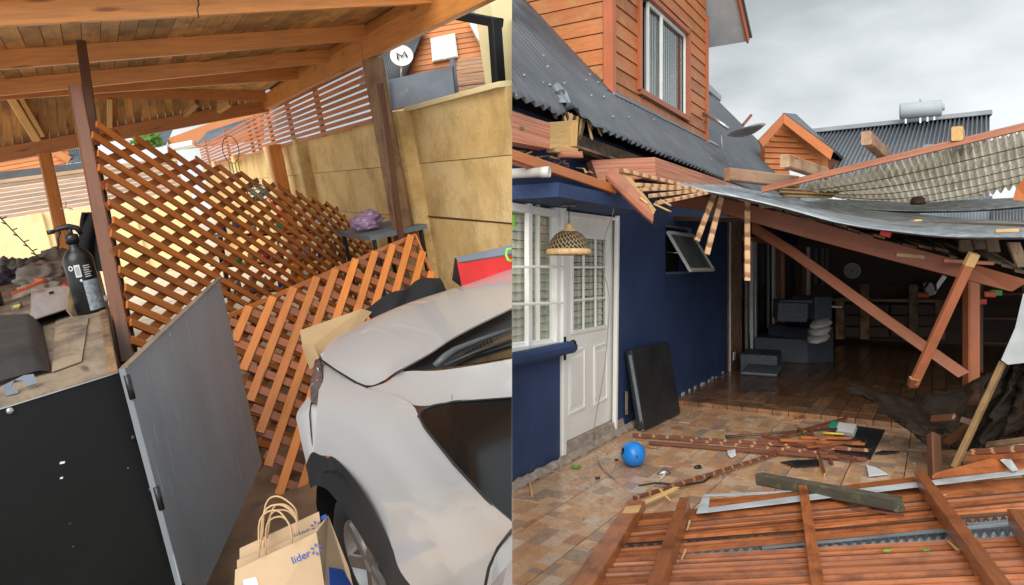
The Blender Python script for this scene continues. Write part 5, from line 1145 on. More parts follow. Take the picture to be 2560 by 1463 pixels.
for x, y, ln, m in ((2275, 640, 70, M_OLDW), (2420, 655, 125, M_RBRD), (2215, 584, 24, M_RED)):
    beam('loose_batten', P(x - ln / 2, y - 3, 5.75), P(x + ln / 2, y + 4, 5.7), .04, .03 if m is not M_RED else .045, m, ct, up=Z)
for k, (x0, y0, x1, y1) in enumerate(((2400, 600, 2404, 628), (2432, 598, 2440, 622), (2466, 600, 2472, 630), (2520, 606, 2545, 668))):
    prism('hanging_board', [P(x0, y0, 5.6), P(x0 + 30, y0, 5.62), P(x1 + 30, y1, 5.6), P(x1, y1, 5.58)], .02, M_OLDW, ct, xdir=Z)
def sheet(nm, near, far, m, nw=0, amp=.012, nu=60, nv=24, par=None):
    NR, FR = [P(*p) for p in near], [P(*p) for p in far]
    def f(u, v):
        a, b = cr(NR, u), cr(FR, u); p = lerp(a, b, v); return p + Z * (amp * math.sin(v * nw * 6.2832) + .015 * noise.noise(p * 1.7))
    return surf(nm, f, nu, nv if not nw else nw * 6, m, par or ct, solid=.004, fr=frame(NR[0], NR[-1] - NR[0], Z))
sheet('zinc_sheet', [(1645, 447, 6.3), (1765, 480, 6.2), (1949, 518, 6.0), (2098, 556, 5.8), (2217, 577, 5.6), (2367, 592, 5.3), (2575, 596, 4.9)],
      [(1666, 430, 7.3), (1765, 455, 7.4), (1910, 486, 7.5), (2068, 517, 7.6), (2247, 537, 7.4), (2400, 548, 7.0), (2575, 563, 6.6)], M_ZINC, 8, .026)
sheet('zinc_sheet', [(2000, 506, 7.6), (2140, 522, 7.6), (2247, 528, 7.5), (2396, 528, 7.2), (2575, 516, 6.8)], [(2000, 494, 8.1), (2140, 504, 8.1), (2292, 508, 8.0), (2396, 505, 7.7), (2575, 496, 7.3)], M_ZINC, 7, .026)
def fibre_fn(u, v):
    NR = [P(2010, 460, 6.6), P(2580, 312, 5.8)]; FR = [P(*p) for p in ((2090, 486, 9.2), (2240, 512, 9.2), (2400, 496, 9.2), (2600, 450, 9.2))]
    p = lerp(lerp(NR[0], NR[1], u), cr(FR, u), v); return p - Z * (.02 + .03 * math.sin(u * 30 * 6.2832) + .004 * abs(math.sin(v * 22)))
surf('fibre_sheet', fibre_fn, 280, 60, M_FIB, ct)
for k in range(1, 6): tube('grid_batten', [fibre_fn(u / 30, k / 6) - Z * .03 for u in range(1, 31)], .005, M_OLDW, ct, 5)
for k in range(4):
    beam('edge_batten', P(1905, 470 + k * 3, 6.7 - .03 * k), P(2580, 306 + k * 4, 5.75 - .03 * k), .05, .022, M_RBEAM if k % 2 else M_RBRD, ct, up=Z)
M_STUB = wood('weathered rafter stub', (.45, .31, .2), .75, 1, .3, stain=(.28, .1, .05), stain_amt=.5)
for (x0, y0, x1, y1, d0_, d1_) in ((1962, 402, 2062, 436, 6.3, 7.2), (2166, 345, 2215, 390, 6.1, 7.0), (2393, 334, 2399, 344, 5.9, 6.6), (1818, 436, 1990, 456, 6.6, 7.0)):
    beam('rafter_stub', P(x0, y0, d0_), P(x1, y1, d1_), .085, .12, M_RAW if x0 > 2300 else M_STUB, ct, up=Z)
for k in range(5): beam('lath', P(1935 + k * 6, 470 + k * 5, 7.2), P(2100 - k * 6, 478 + k * 4, 7.6), .05, .02, M_OLDW if k % 2 else M_RAW, ct, up=Z)
# broken rafter with fan of battens
bf = thing('broken_rafter', P(1600, 480, 5.4), 'broken rafter with a fan of nailed battens hanging at the canopy end', 'debris')
prism('plank', [P(1526, 418, 5.45), P(1536, 422, 5.45), P(1560, 440, 5.4), P(1618, 506, 5.3), P(1634, 540, 5.25), P(1632, 555, 5.25), P(1608, 536, 5.25), P(1514, 446, 5.45), P(1514, 436, 5.45)], .05, M_RBEAM, bf)
prism('split_face', [P(1540, 424, 5.46), P(1572, 436, 5.5), P(1620, 500, 5.38), P(1640, 524, 5.32), P(1634, 536, 5.28), P(1618, 506, 5.31), P(1560, 440, 5.41)], .03, M_RAW, bf)
for i, (x0, y0, x1, y1) in enumerate(((1552, 426, 1700, 462), (1588, 462, 1716, 470), (1604, 474, 1735, 470), (1626, 490, 1752, 476), (1642, 508, 1766, 482))):
    beam('batten', P(x0, y0, 5.4), P(x1, y1, 6.0), .035, .03, M_BATP, bf, up=Z)
for x0, y0, x1, y1 in ((1634, 510, 1682, 532), (1650, 500, 1680, 516), (1600, 494, 1625, 515)): beam('splinter', P(x0, y0, 5.3), P(x1, y1, 5.3), .02, .012, M_RAW, bf, up=Z, broken=.05)
for i, (x0, y0, x1, y1, lab) in enumerate(((1784, 488, 1742, 602, 'leftmost of the three battens dangling from the main beam'), (1803, 494, 1767, 636, 'middle one of the three battens dangling from the main beam'), (1868, 506, 1868, 702, 'longest batten, dangling straight down beside the sliding door'))):
    tag(beam('hanging_batten', P(x0, y0, 6.5), P(x1, y1, 6.4), .05, .03, M_BATP, None, up=V((0, -1, 0))), lab, 'batten', 'battens dangling from the main beam')
tag(blob('stone', Matrix.Translation(P(2295, 505, 7.3)), .075, .07, .06, M_DARK, None, .15, 2, 3), 'brown round ball resting on the sagging zinc sheet', 'ball')
tag(beam('wood_chip', P(2282, 552, 5.9), P(2308, 551, 5.9), .05, .015, M_RAW, None, up=Z, broken=.04), 'small splinter lying mid way on the zinc sheet', 'splinter')
tag(beam('wood_chip', P(2488, 578, 5.2), P(2546, 576, 5.15), .03, .025, M_RAW, None, up=Z), 'pale wood offcut near the right end of the zinc sheet', 'offcut')
# terrace roof behind and room walls
tr_ = thing('terrace', W(9, 0, 2), 'dark terrace room behind the collapsed roof', 'room')
prism('roof_deck', [W(3.6, 2.12, -.05), W(12.4, 2.62, -.05), W(12.4, 2.3, 6.5), W(2.6, 1.76, 5.2)], Z * .05, M_BWALL, tr_)
SBK = 12.0
prism('rear_wall', [W(SBK, 0, -.8), W(SBK, 0, 7), W(SBK, 2.3, 7), W(SBK, 2.66, -.8)], DW * .1, M_BWALL, tr_)
for k in range(18): prism('cladding_plank', [W(SBK - .012, k * .125 + .04, 0), W(SBK - .012, k * .125 + .04, 6.5), W(SBK - .004, k * .125 + .158, 6.5), W(SBK - .004, k * .125 + .158, 0)], DW * .01, M_BWALL, tr_)
prism('side_wall', [W(4.2, 0, 5.6), W(12, 0, 5.6), W(12, 2.6, 5.6), W(4.2, 2.0, 5.6)], NW * .1, M_BWALL, tr_)
s1x, s2x = S(1822), S(1853)
prism('stone_strip', [W(s1x, .045, .012), W(s2x, .045, .012), W(s2x, 2.3, .012), W(s1x, 2.3, .012)], NW * -.15, M_STONE, tr_)
beam('strip_edge', W(s1x, .045, .02), W(s1x, 2.3, .02), .02, .02, M_PVC, tr_, up=NW)
box('socket', frame(wh(1836, 890, .02), DW, NW), .12, .12, .015, M_WHITE, tr_, .004)
prism('upper_wall', [W(s2x, 2.05, 0), W(12, 2.05, 0), W(12, 3.02, 0), W(s2x, 3.02, 0)], NW * -.15, M_BLUW, tr_)
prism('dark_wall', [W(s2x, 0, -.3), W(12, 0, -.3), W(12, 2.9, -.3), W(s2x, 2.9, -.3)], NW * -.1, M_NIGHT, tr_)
sd2 = thing('sliding_door', wh(1890, 800)); sd2.parent = tr_; sd2.matrix_basis = MW[tr_.name].inverted() @ MW[sd2.name]
for px, m, wd_ in ((1884, M_PVC, .12), (1893, M_STEEL, .1), (1938, M_PVC, .2), (1961, M_GUTT, .12)):
    s = S(px); beam('stile', W(s, .05, -.02), W(s, 2.05, -.02), wd_, .05, m, sd2, up=NW)
beam('track', W(s2x, 2.03, -.02), W(S(1965), 2.03, -.02), .08, .05, M_GUTT, sd2, up=NW)
prism('pane', [W(s2x, .06, -.06), W(S(1961), .06, -.06), W(S(1961), 2.0, -.06), W(s2x, 2.0, -.06)], NW * -.005, M_GLS, sd2)
prism('curtain', [W(S(1895), .06, -.15), W(S(1932), .06, -.15), W(S(1932), 2.0, -.15), W(S(1895), 2.0, -.15)], NW * -.01, M_GBRD, sd2)
# window and trim on the back wall
for x0, x1, y0, y1 in ((2040, 2068, 622, 712),): 
    for xx in (x0, (x0 + x1) / 2 + 2, x1): beam('window_bar', hit(xx, y0, W(SBK - .05, 0), DW), hit(xx, y1, W(SBK - .05, 0), DW), .06, .04, M_GBRD, tr_, up=DW)
for xx, y0, y1, m in ((1983, 610, 790, M_WIRE), (2021, 618, 750, M_STEEL), (2010, 640, 750, M_RBEAM)): beam('trim', hit(xx, y0, W(SBK - .05, 0), DW), hit(xx, y1, W(SBK - .05, 0), DW), .08, .04, m, tr_, up=DW)
db = thing('dartboard', hit(2131, 677, W(SBK - .06, 0), DW), 'round white ringed dartboard on the dark back wall', 'dartboard')
dbc = hit(2131, 677, W(SBK - .03, 0), DW); rD = 19 / F * dbc.y
Md = frame(dbc, NW, -DW)
lathe('board', [(0, -.02), (rD, -.02), (rD, .02), (0, .02)], Md, M_BLK, db, 28)
for k in range(4): tube('ring', [Md @ V((rD * (.22 + .24 * k) * math.cos(a * .2618), rD * (.22 + .24 * k) * math.sin(a * .2618), .025)) for a in range(24)], .016, M_WHITE, db, 6, closed=True)
# bar counter
bc = thing('bar_counter', hit(2200, 840, W(11.2, 0), DW), 'low dark timber bar counter along the back of the terrace', 'counter')
SBC = 11.0
def bk(x, y, s=SBC): return hit(x, y, W(s, 0), DW)
prism('top', [bk(2062, 745), bk(2362, 750), bk(2362, 757), bk(2062, 753)], DW * .4, M_POST, bc)
for x in (2100, 2162, 2284, 2350):
    beam('post', bk(x, 712 if x in (2162, 2284) else 750), bk(x, 848), .16, .06, M_POST, bc, up=DW)
for i, (xa_, xb_) in enumerate(((2112, 2156), (2170, 2222), (2228, 2278), (2292, 2344))):
    for k in range(3): prism('panel', [bk(xa_, 762 + k * 28, SBC + .05), bk(xb_, 763 + k * 28, SBC + .05), bk(xb_, 787 + k * 28, SBC + .05), bk(xa_, 786 + k * 28, SBC + .05)], DW * .03, M_BWALL, bc)
csw = thing('chainsaw', bk(2320, 750), 'orange and white chainsaw standing on the bar counter', 'chainsaw')
box('body', frame(bk(2306, 742, SBC + .1) + Z * .03, NW, Z), .22, .16, .12, M_ORNG, csw, .03); box('engine', frame(bk(2324, 722, SBC + .1), (NW + Z * .3), Z), .16, .14, .26, M_WHITE, csw, .03)
beam('guide_bar', bk(2330, 735, SBC + .05), bk(2362, 690, SBC + .05), .03, .08, M_STEEL, csw, up=Z); tube('handle', [bk(2312, 720, SBC), bk(2322, 704, SBC), bk(2338, 706, SBC), bk(2340, 728, SBC)], .02, M_BLK, csw, 8)
# furniture
def slab4(nm, x0, y0, x1, y1, zf, hgt, dep, m, par, bev=.02):
    a_, b_ = fl(x0, y0, zf), fl(x1, y1, zf); u = (b_ - a_); Mx = frame((a_ + b_) / 2 + V((-u.y, u.x, 0)).normalized() * dep / 2 + Z * hgt / 2, u, Z)
    return box(nm, Mx, u.length, dep, hgt, m, par, bev)
ot = thing('ottoman', fl(1895, 944, .045), 'low dark rattan ottoman nearest the stone strip', 'ottoman'); slab4('base', 1850, 938, 1943, 944, .045, .3, .75, M_RATT, ot); slab4('cushion', 1850, 936, 1943, 942, .345, .03, .75, M_RATT, ot)
so = thing('sofa', fl(1970, 905, .045), 'dark rattan sofa behind the ottoman with pale cushions', 'sofa')
slab4('base', 1920, 893, 2018, 910, .045, .56, .55, M_RATT, so); slab4('seat', 2018, 910, 2062, 866, .045, .38, .8, M_RATT, so)
for k in range(3):
    a_ = fl(2046 + 6 * k, 840, .045); blob('cushion', frame(P(2046 + 3 * k, 845 - 18 * k, 10.2), V((1, .9, .35)), Z), .2, .14, .06, M_CUSH, so, .15, 2, k, 3)
ac = thing('armchair', P(1975, 800, 10), 'dark rattan armchair stacked upside down on the sofa', 'armchair')
box('back', frame(P(1975, 776, 10.2), V((1, -.1, -.03)), V((0, -.15, 1))), .42, .3, .28, M_RATT, ac, .02); box('arm', frame(P(2030, 768, 10.5), V((1, .3, 0)), Z), .3, .5, .34, M_RATT, ac, .02); box('seat_pad', frame(P(1980, 752, 10.3), V((1, -.1, 0)), Z), .46, .4, .04, M_RATT, ac, .01)
cr_ = thing('crate', fl(2090, 850, .045), 'dark covered crate with pale lid behind the sofa', 'crate')
slab4('body', 2070, 860, 2110, 850, .045, .75, .6, M_NIGHT, cr_); box('lid', frame(P(2078, 766, 11), V((1, 0, 0)), Z), .2, .3, .03, M_PVC, cr_)
# things at the right behind the post
lt = thing('storage_rack', P(2500, 760, 9), 'dark rack with red and green bits behind the right post', 'rack')
for k in range(3): beam('shelf', P(2450, 735 + 60 * k, 8.6), P(2575, 735 + 62 * k, 8.0), .3, .03, M_BWALL, lt, up=Z)
for x in (2452, 2560): beam('upright', P(x, 700, 8.4), P(x, 930, 8.4), .05, .05, M_BWALL, lt, up=NW)
for i, (x, y, m, c) in enumerate(((2490, 738, M_GRN, 'green'), (2452, 760, M_RED, 'red'), (2475, 742, M_ORNG, 'orange'))):
    tag(box('tool_box', frame(P(x, y - 6, 8.2), NW, Z), .12, .08, .07, m, None, .015), 'small %s tool box on the dark rack' % c, 'tool box', 'small boxes on the rack')

# ---- board leaning on the wall
lb_ = [fl(1616, 1081), fl(1706, 1037), wh(1686, 872, .16), wh(1600, 898, .16)]
lb_[2] = W(wc_(fl(1706, 1037))[0] - .02, .76, .1); lb_[3] = W(wc_(fl(1616, 1081))[0] - .02, .76, .1)
bl = thing('leaning_board', fl(1660, 1060), 'thick black board leaning against the navy wall', 'board')
lbn = (lb_[1] - lb_[0]).cross(lb_[3] - lb_[0]).normalized(); lbn = lbn if lbn.dot(CAM - lb_[0]) > 0 else -lbn
Lw, Lh_ = (lb_[1] - lb_[0]).length, (lb_[3] - lb_[0]).length
box('panel', frame(sum(lb_, V()) / 4 - lbn * .04 + Z * .02, lb_[1] - lb_[0], lbn), Lw, Lh_, .08, M_BOARDK, bl, .015)
beam('edge_groove', lerp(lb_[0], lb_[3], .02) - lbn * .03 - DW * .004, lerp(lb_[0], lb_[3], .97) - lbn * .03 - DW * .004, .03, .012, M_GBRD, bl, up=DW)
tag(prism('paper_scrap', [W(wc_(fl(1590, 1083))[0] + .06, .15, .03), W(wc_(fl(1590, 1083))[0] + .12, .14, .03), W(wc_(fl(1590, 1083))[0] + .12, .36, .03), W(wc_(fl(1590, 1083))[0] + .06, .38, .03)], NW * -.004, M_CONCR), 'pale scrap tucked behind the leaning black board', 'scrap')

# ---- ball
br = .098; bcx = fl(1583, 1166) + Z * br
ball = thing('ball', fl(1583, 1166), 'bright blue rubber ball with torn hole on the tiled floor', 'ball')
Mball = frame(bcx, V((.3, .1, 1)), V((-.16, -.02, .98)))
prof = [(br * math.sin(t), br * math.cos(t)) for t in [.28 + k * (3.14159 - .28) / 22 for k in range(23)]]
lathe('shell', prof, Mball, M_BALL, ball, 40, caps=False)
lathe('hole', [(br * .3, br * .95), (br * .22, br * .8), (0, br * .75)], Mball, M_BLK, ball, 20, caps=False)
for dx, dy, w_, h_ in ((.028, -.02, .018, .02), (.024, .025, .012, .008), (.062, .0, .008, .02)):
    d_ = (CAM - bcx).normalized(); rx_ = d_.cross(Z).normalized() * -1; c_ = bcx + (d_ + rx_ * dx / br + Z * dy / br).normalized() * (br + .0008)
    nrm_ = (c_ - bcx).normalized(); Mk = frame(c_, rx_ + nrm_ * 0, nrm_)
    for k in range(3): box('print_mark', Mk @ Matrix.Translation((0, (k - 1) * h_ * .4, 0)), w_, h_ * .22, .0008, M_BLK, ball)

# ---- debris on the floor
def stick(nm, x0, y0, x1, y1, w_, h_, m, lab, z0=.02, z1=.02, cat='batten', grp='loose battens on the tiles', broken=0):
    w_, h_ = w_ * .68, h_ * .75
    return tag(beam(nm, fl(x0, y0, z0), fl(x1, y1, z1), w_, h_, m, None, up=Z, broken=broken), lab, cat, grp)
stick('fallen_batten', 1582, 1087, 2172, 1126, .04, .035, M_BATT, 'longest batten, starting at the foot of the leaning board', .03, .05)
stick('fallen_batten', 1622, 1107, 2165, 1148, .045, .035, M_SLAT, 'plain dark batten lying in front of the longest one', .02, .04)
stick('fallen_batten', 1585, 1246, 1952, 1130, .035, .03, M_BATT, 'spotted batten running from the front panel towards the pile', .05, .03)
stick('fallen_batten', 1987, 1045, 2118, 1022, .03, .02, M_BATT, 'short spotted batten at the deck edge')
stick('fallen_batten', 1905, 1090, 2140, 1150, .04, .03, M_SLAT, 'batten crossing the pile diagonally', .07, .05)
stick('fallen_batten', 1950, 1100, 2160, 1110, .04, .03, M_RBRD, 'reddish batten on top of the pile', .09, .06)
stick('fallen_batten', 2028, 1074, 2062, 1186, .03, .025, M_SLAT, 'batten pointing at the camera out of the pile', .1, .02, broken=.06)
stick('fallen_batten', 1960, 1088, 2115, 1046, .04, .03, M_SLAT, 'dark batten behind the broom handle', .05, .05)
stick('fallen_batten', 1700, 1098, 2100, 1137, .03, .03, M_BATT, 'thin spotted batten between the two long ones', .06, .05)
stick('fallen_batten', 2020, 1118, 2150, 1104, .03, .02, M_RBRD, 'stub resting across the right end of the pile', .1, .07)
stick('fallen_batten', 1596, 1262, 1704, 1216, .05, .02, M_RAW, 'pale split piece beside the front panel corner', .05, .06, broken=.12)
stick('fallen_batten', 1648, 1222, 1676, 1252, .015, .01, M_RAW, 'tiny pale splinter across the split piece', .08, .03)
stick('fallen_batten', 1324, 1207, 1331, 1241, .02, .015, M_RAW, 'short chip by the house wall at the left', .01, .01)
stick('fallen_batten', 1623, 1117, 1640, 1119, .02, .01, M_RAW, 'little pale chip right of the blue ball', .01, .01)
for i, (x0, y0, x1, y1, z0, z1, m, lab) in enumerate(((1905, 1086, 1990, 1108, .08, .05, M_SLAT, 'dark stub poking up at the left of the pile'), (1960, 1118, 2175, 1150, .07, .02, M_BATT, 'spotted batten along the front of the pile'),
        (1895, 1100, 2120, 1120, .06, .06, M_SLAT, 'dark batten through the middle of the pile'), (2072, 1136, 2080, 1163, .03, .01, M_SLAT, 'small pointed sliver in front of the pile'), (2045, 1140, 2064, 1190, .04, .01, M_RAW, 'sharp pale sliver pointing at the mossy beam'),
        (1940, 1128, 1905, 1150, .06, .01, M_SLAT, 'dark sliver at the meeting of the two batten rows'), (1990, 1066, 2050, 1104, .1, .06, M_BATT, 'spotted stub standing up from the pile'), (2000, 1094, 2130, 1096, .1, .08, M_RBRD, 'flat red stick across the pile top'))):
    stick('fallen_batten', x0, y0, x1, y1, .035, .03, m, lab, z0, z1, broken=.05)
tag(prism('wet_patch', [fl(2128, 1064, .004), fl(2213, 1076, .004), fl(2196, 1110, .004), fl(2176, 1150, .004), fl(2090, 1132, .004), fl(2060, 1104, .004), fl(2100, 1084, .004)], Z * .006, M_BOARDK), 'dark mat under the batten pile by the broom', 'mat')  # thin dark slab standing in for a wet area of the tiles
br_ = thing('broom', fl(2100, 1080), 'broom with green and white head lying on the tiles', 'broom')
tube('handle', [fl(1818, 1092, .03), fl(2092, 1072, .07)], .012, M_DARK, br_, 8); tube('grip', [fl(1815, 1092, .03), fl(1832, 1091, .03)], .015, M_BLK, br_, 8)
box('head', frame(fl(2098, 1068, .07), V((.75, -.66, 0)), V((-.2, -.5, .8))), .17, .1, .05, plain('teal broom block', (.01, .2, .13), .4), br_, .02)
box('bristles', frame(fl(2116, 1074, .06), V((.75, -.66, 0)), V((-.2, -.5, .8))), .16, .12, .06, M_CUSH, br_, .01)
tag(tube('stick', [fl(2056, 1082, .03), fl(2110, 1086, .03)], .01, M_YLW, None, 6), 'thin yellow stick before the broom head', 'stick')
bkp = thing('black_offcut', fl(2000, 1157), 'torn black plastic offcut before the batten pile', 'offcut')
prism('strip', [fl(1951, 1155, .02), fl(1975, 1151, .05), fl(2046, 1148, .05), fl(2050, 1160, .03), fl(1990, 1164, .03)], Z * -.01, M_BLK, bkp)
tag(prism('black_strip', [fl(2186, 1136, .01), fl(2205, 1130, .02), fl(2252, 1131, .01), fl(2206, 1136, .01)], Z * .012, M_BLK), 'small black strip right of the batten pile', 'strip')
tag(prism('tile_shard', [fl(2166, 1165, .012), fl(2190, 1172, .012), fl(2218, 1187, .012), fl(2172, 1192, .012)], Z * .01, M_PAPER), 'white triangular shard on the tiles', 'shard')
tag(prism('paper_scrap', [fl(1818, 1128, .012), fl(1838, 1124, .03), fl(1840, 1140, .012), fl(1828, 1146, .012), fl(1820, 1138, .02)], Z * .003, M_PAPER), 'pale torn paper between the batten and the pile', 'scrap')
for i, (x, y, r, m, nm, lab) in enumerate(((1440, 1167, .04, M_LEAF, 'leaf', 'green leaf near the navy wall foot'), (2100, 970, .05, M_LEAF, 'leaf', 'bright green leaf on the dark deck'), (1745, 1168, .03, M_BLK, 'clod', 'small black clod on the tiles by the long batten'), (1494, 1196, .02, M_BLK, 'clod', 'dark pebble left of the blue ball'), (1541, 1150, .018, M_BLK, 'clod', 'black crumb beside the ball'), (1660, 1182, .05, M_STEEL, 'wire_scrap', 'grey wire scrap right of the ball'))):
    tag(blob(nm, frame(fl(x, y, .012), V((1, .3, 0)), Z), r, r * .6, .012 if m is M_LEAF else r * .5, m, None, .5, 2.5, i, 3), lab, {'leaf': 'leaf', 'clod': 'dirt', 'wire_scrap': 'scrap'}[nm])
tag(tube('loose_wire', [fl(x, y, .008) for x, y in ((1597, 1214), (1640, 1207), (1700, 1213), (1760, 1205), (1783, 1186))], .006, M_WIRE, None, 5), 'thin dark wire loop on the tiles behind the front batten', 'wire')
rq2 = random.Random(21)
def crumbs():
    vs_, fs = [], []
    for k in range(420):
        s, o = rq2.uniform(-.4, 3.4), abs(rq2.gauss(.1, 1.6)); p = W(s, .004, o); r = rq2.uniform(.003, .014)
        if p.x < .05 or p.y < 2.5: continue
        a = rq2.random() * 6; b0 = len(vs_); vs_ += [p + V((r * math.cos(a), r * math.sin(a), 0)), p + V((r * math.cos(a + 2), r * .6 * math.sin(a + 2), 0)), p + V((r * math.cos(a + 4), r * math.sin(a + 4), 0)), p + V((0, 0, r * .8))]; fs += [[b0, b0 + 1, b0 + 3], [b0 + 1, b0 + 2, b0 + 3], [b0 + 2, b0, b0 + 3]]
    return vs_, fs
tag(mesh('debris_crumbs', *crumbs(), M_CONCR), 'scattered grit and crumbs on the tiles', 'grit', kind='stuff')

# ---- netting, pole, posts at the right
tag(surf('shade_netting', lambda u, v: P(lerp(lerp(2105, 2520, u), lerp(2330, 2590, u), v) , lerp(lerp(955, 905, u) + 60 * math.sin(u * 3.14), lerp(1120, 1075, u) + 25 * math.sin(u * 3.14), v), lerp(6.3, 5.3, v) - .5 * u + .06 * math.sin(u * 21 + v * 4)) + V((0, -.05, .05)) * noise.fractal(V((u * 7, v * 5, 2)), 1, 2, 4), 70, 44, M_NET), 'torn dark shade netting slumped by the right post', 'netting')
tag(surf('shade_netting', lambda u, v: P(lerp(lerp(2390, 2580, u), lerp(2505, 2580, u), 1 - v), lerp(lerp(1140, 1060, u), lerp(900, 880, u), 1 - v), 5.0 - .3 * u + .05 * math.sin(u * 17 + v * 6)) + V((.02, -.06, .04)) * noise.fractal(V((u * 6, v * 6, 7)), 1, 2, 4), 60, 40, M_NET), 'dark netting stretched behind the leaning pale pole', 'netting')
tag(beam('leaning_pole', P(2508, 905, 4.75), P(2386, 1168, 4.85), .045, .035, wood('split brown pole', (.36, .22, .09), .7, 1, .4, stain=(.12, .07, .03), stain_amt=.4), None, up=V((.6, -1, 0))), 'pale split pole leaning at the right edge', 'pole')
tag(beam('post_stub', P(2334, 1088, 5.2), P(2338, 1200, 5.0), .075, .07, M_DARK, None, up=V((0, -1, 0))), 'short dark red post stub behind the front panel', 'post')
tag(prism('pale_sheet', [P(2558, 735, 4.6), P(2580, 730, 4.6), P(2580, 905, 4.6), P(2520, 912, 4.7), P(2503, 900, 4.7), P(2538, 820, 4.65)], .01, plain('dull grey sheet', (.42, .45, .46), .5, var=.15)), 'pale metal sheet edge at the far right', 'sheet')
tag(prism('orange_board', [P(2540, 470, 5.6), P(2580, 420, 5.5), P(2580, 505, 5.5), P(2532, 500, 5.6)], .04, M_GUTT), 'orange board end at the right edge under the fibre sheet', 'board')
for i, (x0, y0, x1, y1, m) in enumerate(((2430, 1130, 2580, 1120, M_BATT), (2420, 1146, 2570, 1140, M_RBRD), (2470, 1112, 2580, 1098, M_OLDW))):
    tag(beam('fallen_batten', P(x0, y0, 4.9), P(x1, y1, 4.6), .05, .04, m, None, up=Z), ['spotted batten at the right edge behind the white foil', 'reddish batten just behind the white foil', 'old grey batten at the right edge under the netting'][i], 'batten', 'battens at the right edge')

rdb = random.Random(31)
for i in range(6):
    x, y = (2360, 1010), (0, 0)
    x0 = 2330 + 36 * i; x1 = x0 + rdb.uniform(60, 130)
    tag(beam('charred_board', P(x0, rdb.uniform(1040, 1110), 5.15), P(x1, rdb.uniform(1000, 1110), 4.95), .05, .025, rdb.choice([M_SLAT, M_OLDW, M_DARK]), None, up=V((0, -1, .4)), broken=.05),
        ['first', 'second', 'third', 'fourth', 'fifth', 'sixth'][i] + ' dark board from the left in the heap under the netting', 'board', 'dark boards heaped under the netting')
# ---- collapsed ceiling panel in the foreground
fp = thing('ceiling_panel', fl(1900, 1400), 'collapsed panel of varnished boards and rafters filling the foreground', 'panel')
FL_, FR_, NL_ = fl(1575, 1292, .15), fl(2560, 1168, .2), fl(1430, 1463, .22)
fn_ = (FR_ - FL_).cross(NL_ - FL_).normalized(); fn_ = fn_ if fn_.z > 0 else -fn_
def fpx(x, y, up=0): return hit(x, y, FL_ + fn_ * up, fn_)
# board edges as pixel lines: y at x=1560 and at x=2575, upper edge and lower edge
rows = [(1262, 1172, 22), (1290, 1199, 25), (1318, 1228, 22), (1334, 1254, 15)]
lines = [((1590, 1286), (2575, 1192), (1590, 1316), (2575, 1226)), ((1580, 1320), (2575, 1231), (1570, 1342), (2575, 1248)), ((1565, 1345), (2575, 1255), (1560, 1352), (2575, 1275)),
         ((1545, 1372), (2400, 1298), (1540, 1392), (2420, 1312)), ((1535, 1396), (2575, 1338), (1520, 1418), (2575, 1362)), ((1520, 1421), (2575, 1367), (1508, 1444), (2575, 1393)),
         ((1508, 1448), (2575, 1399), (1490, 1478), (2575, 1428)), ((1490, 1482), (2575, 1434), (1470, 1512), (2575, 1465)), ((1470, 1516), (2575, 1472), (1450, 1550), (2575, 1505))]
for k, (a_, b_, c_, d_) in enumerate(lines):
    up = .0 + .01 * (k % 2) + .003 * k
    md0 = ((a_[0] + c_[0]) / 2, (a_[1] + c_[1]) / 2); md1 = ((b_[0] + d_[0]) / 2, (b_[1] + d_[1]) / 2); jt = rq.uniform(-2, 2)
    prism('board', [fpx(*a_, up + .004), fpx(b_[0], b_[1], up + .01), fpx(md1[0], md1[1] - 1.5 + jt, up - .004), fpx(md0[0], md0[1] - 1.5, up - .004)], fn_ * -.018, M_RBRD, fp)
    prism('board', [fpx(md0[0], md0[1] + 1, up + .004), fpx(md1[0], md1[1] + 1 + jt, up + .004), fpx(d_[0], d_[1] - 3, up - .006), fpx(c_[0], c_[1] - 3, up - .006)], fn_ * -.018, M_RBRD, fp)
    if k in (0, 1, 2, 4, 6, 7): prism('tongue', [fpx(c_[0], c_[1] + 0, up - .012), fpx(d_[0], d_[1], up - .012), fpx(d_[0], d_[1] + 7, up - .02), fpx(c_[0], c_[1] + 7, up - .02)], fn_ * -.008, M_DARK, fp)  # dark timber colour on the tongues paints in the shade of the board gaps
tag(prism('top_board', [fpx(1752, 1262, .02), fpx(2000, 1236, .02), fpx(2300, 1206, .03), fpx(2300, 1190, .03), fpx(1990, 1228, .02), fpx(1764, 1250, .02)], fn_ * -.018, M_RBRD, fp), None)
prism('top_board', [fpx(2330, 1190, .03), fpx(2575, 1168, .04), fpx(2575, 1128, .1), fpx(2500, 1140, .1), fpx(2340, 1182, .05)], fn_ * -.018, M_RBRD, fp)
M_FOIL = plain('grey foil strip', (.5, .54, .56), .4, var=.25, scale=5)
prism('foil_strip', [fpx(1742, 1284, .022), fpx(2575, 1183, .045), fpx(2575, 1172, .045), fpx(1990, 1240, .03), fpx(1752, 1272, .022)], fn_ * -.003, M_FOIL, fp)
prism('foil_strip', [fpx(1741, 1282, .028), fpx(1770, 1280, .028), fpx(1774, 1244, .03), fpx(1756, 1244, .03)], fn_ * -.003, M_FOIL, fp)
prism('foil_strip', [fpx(1758, 1240, .01), fpx(1990, 1232, .01), fpx(1990, 1226, .01), fpx(1762, 1236, .01)], fn_ * -.003, M_FOIL, fp)
prism('foil_strip', [fpx(2420, 1172, .03), fpx(2512, 1108, .08), fpx(2540, 1126, .08), fpx(2500, 1150, .05)], fn_ * -.003, M_FOIL, fp)
prism('foil_strip', [fpx(2500, 1150, .09), fpx(2524, 1142, .11), fpx(2545, 1174, .06), fpx(2530, 1178, .06)], fn_ * -.003, M_FOIL, fp)
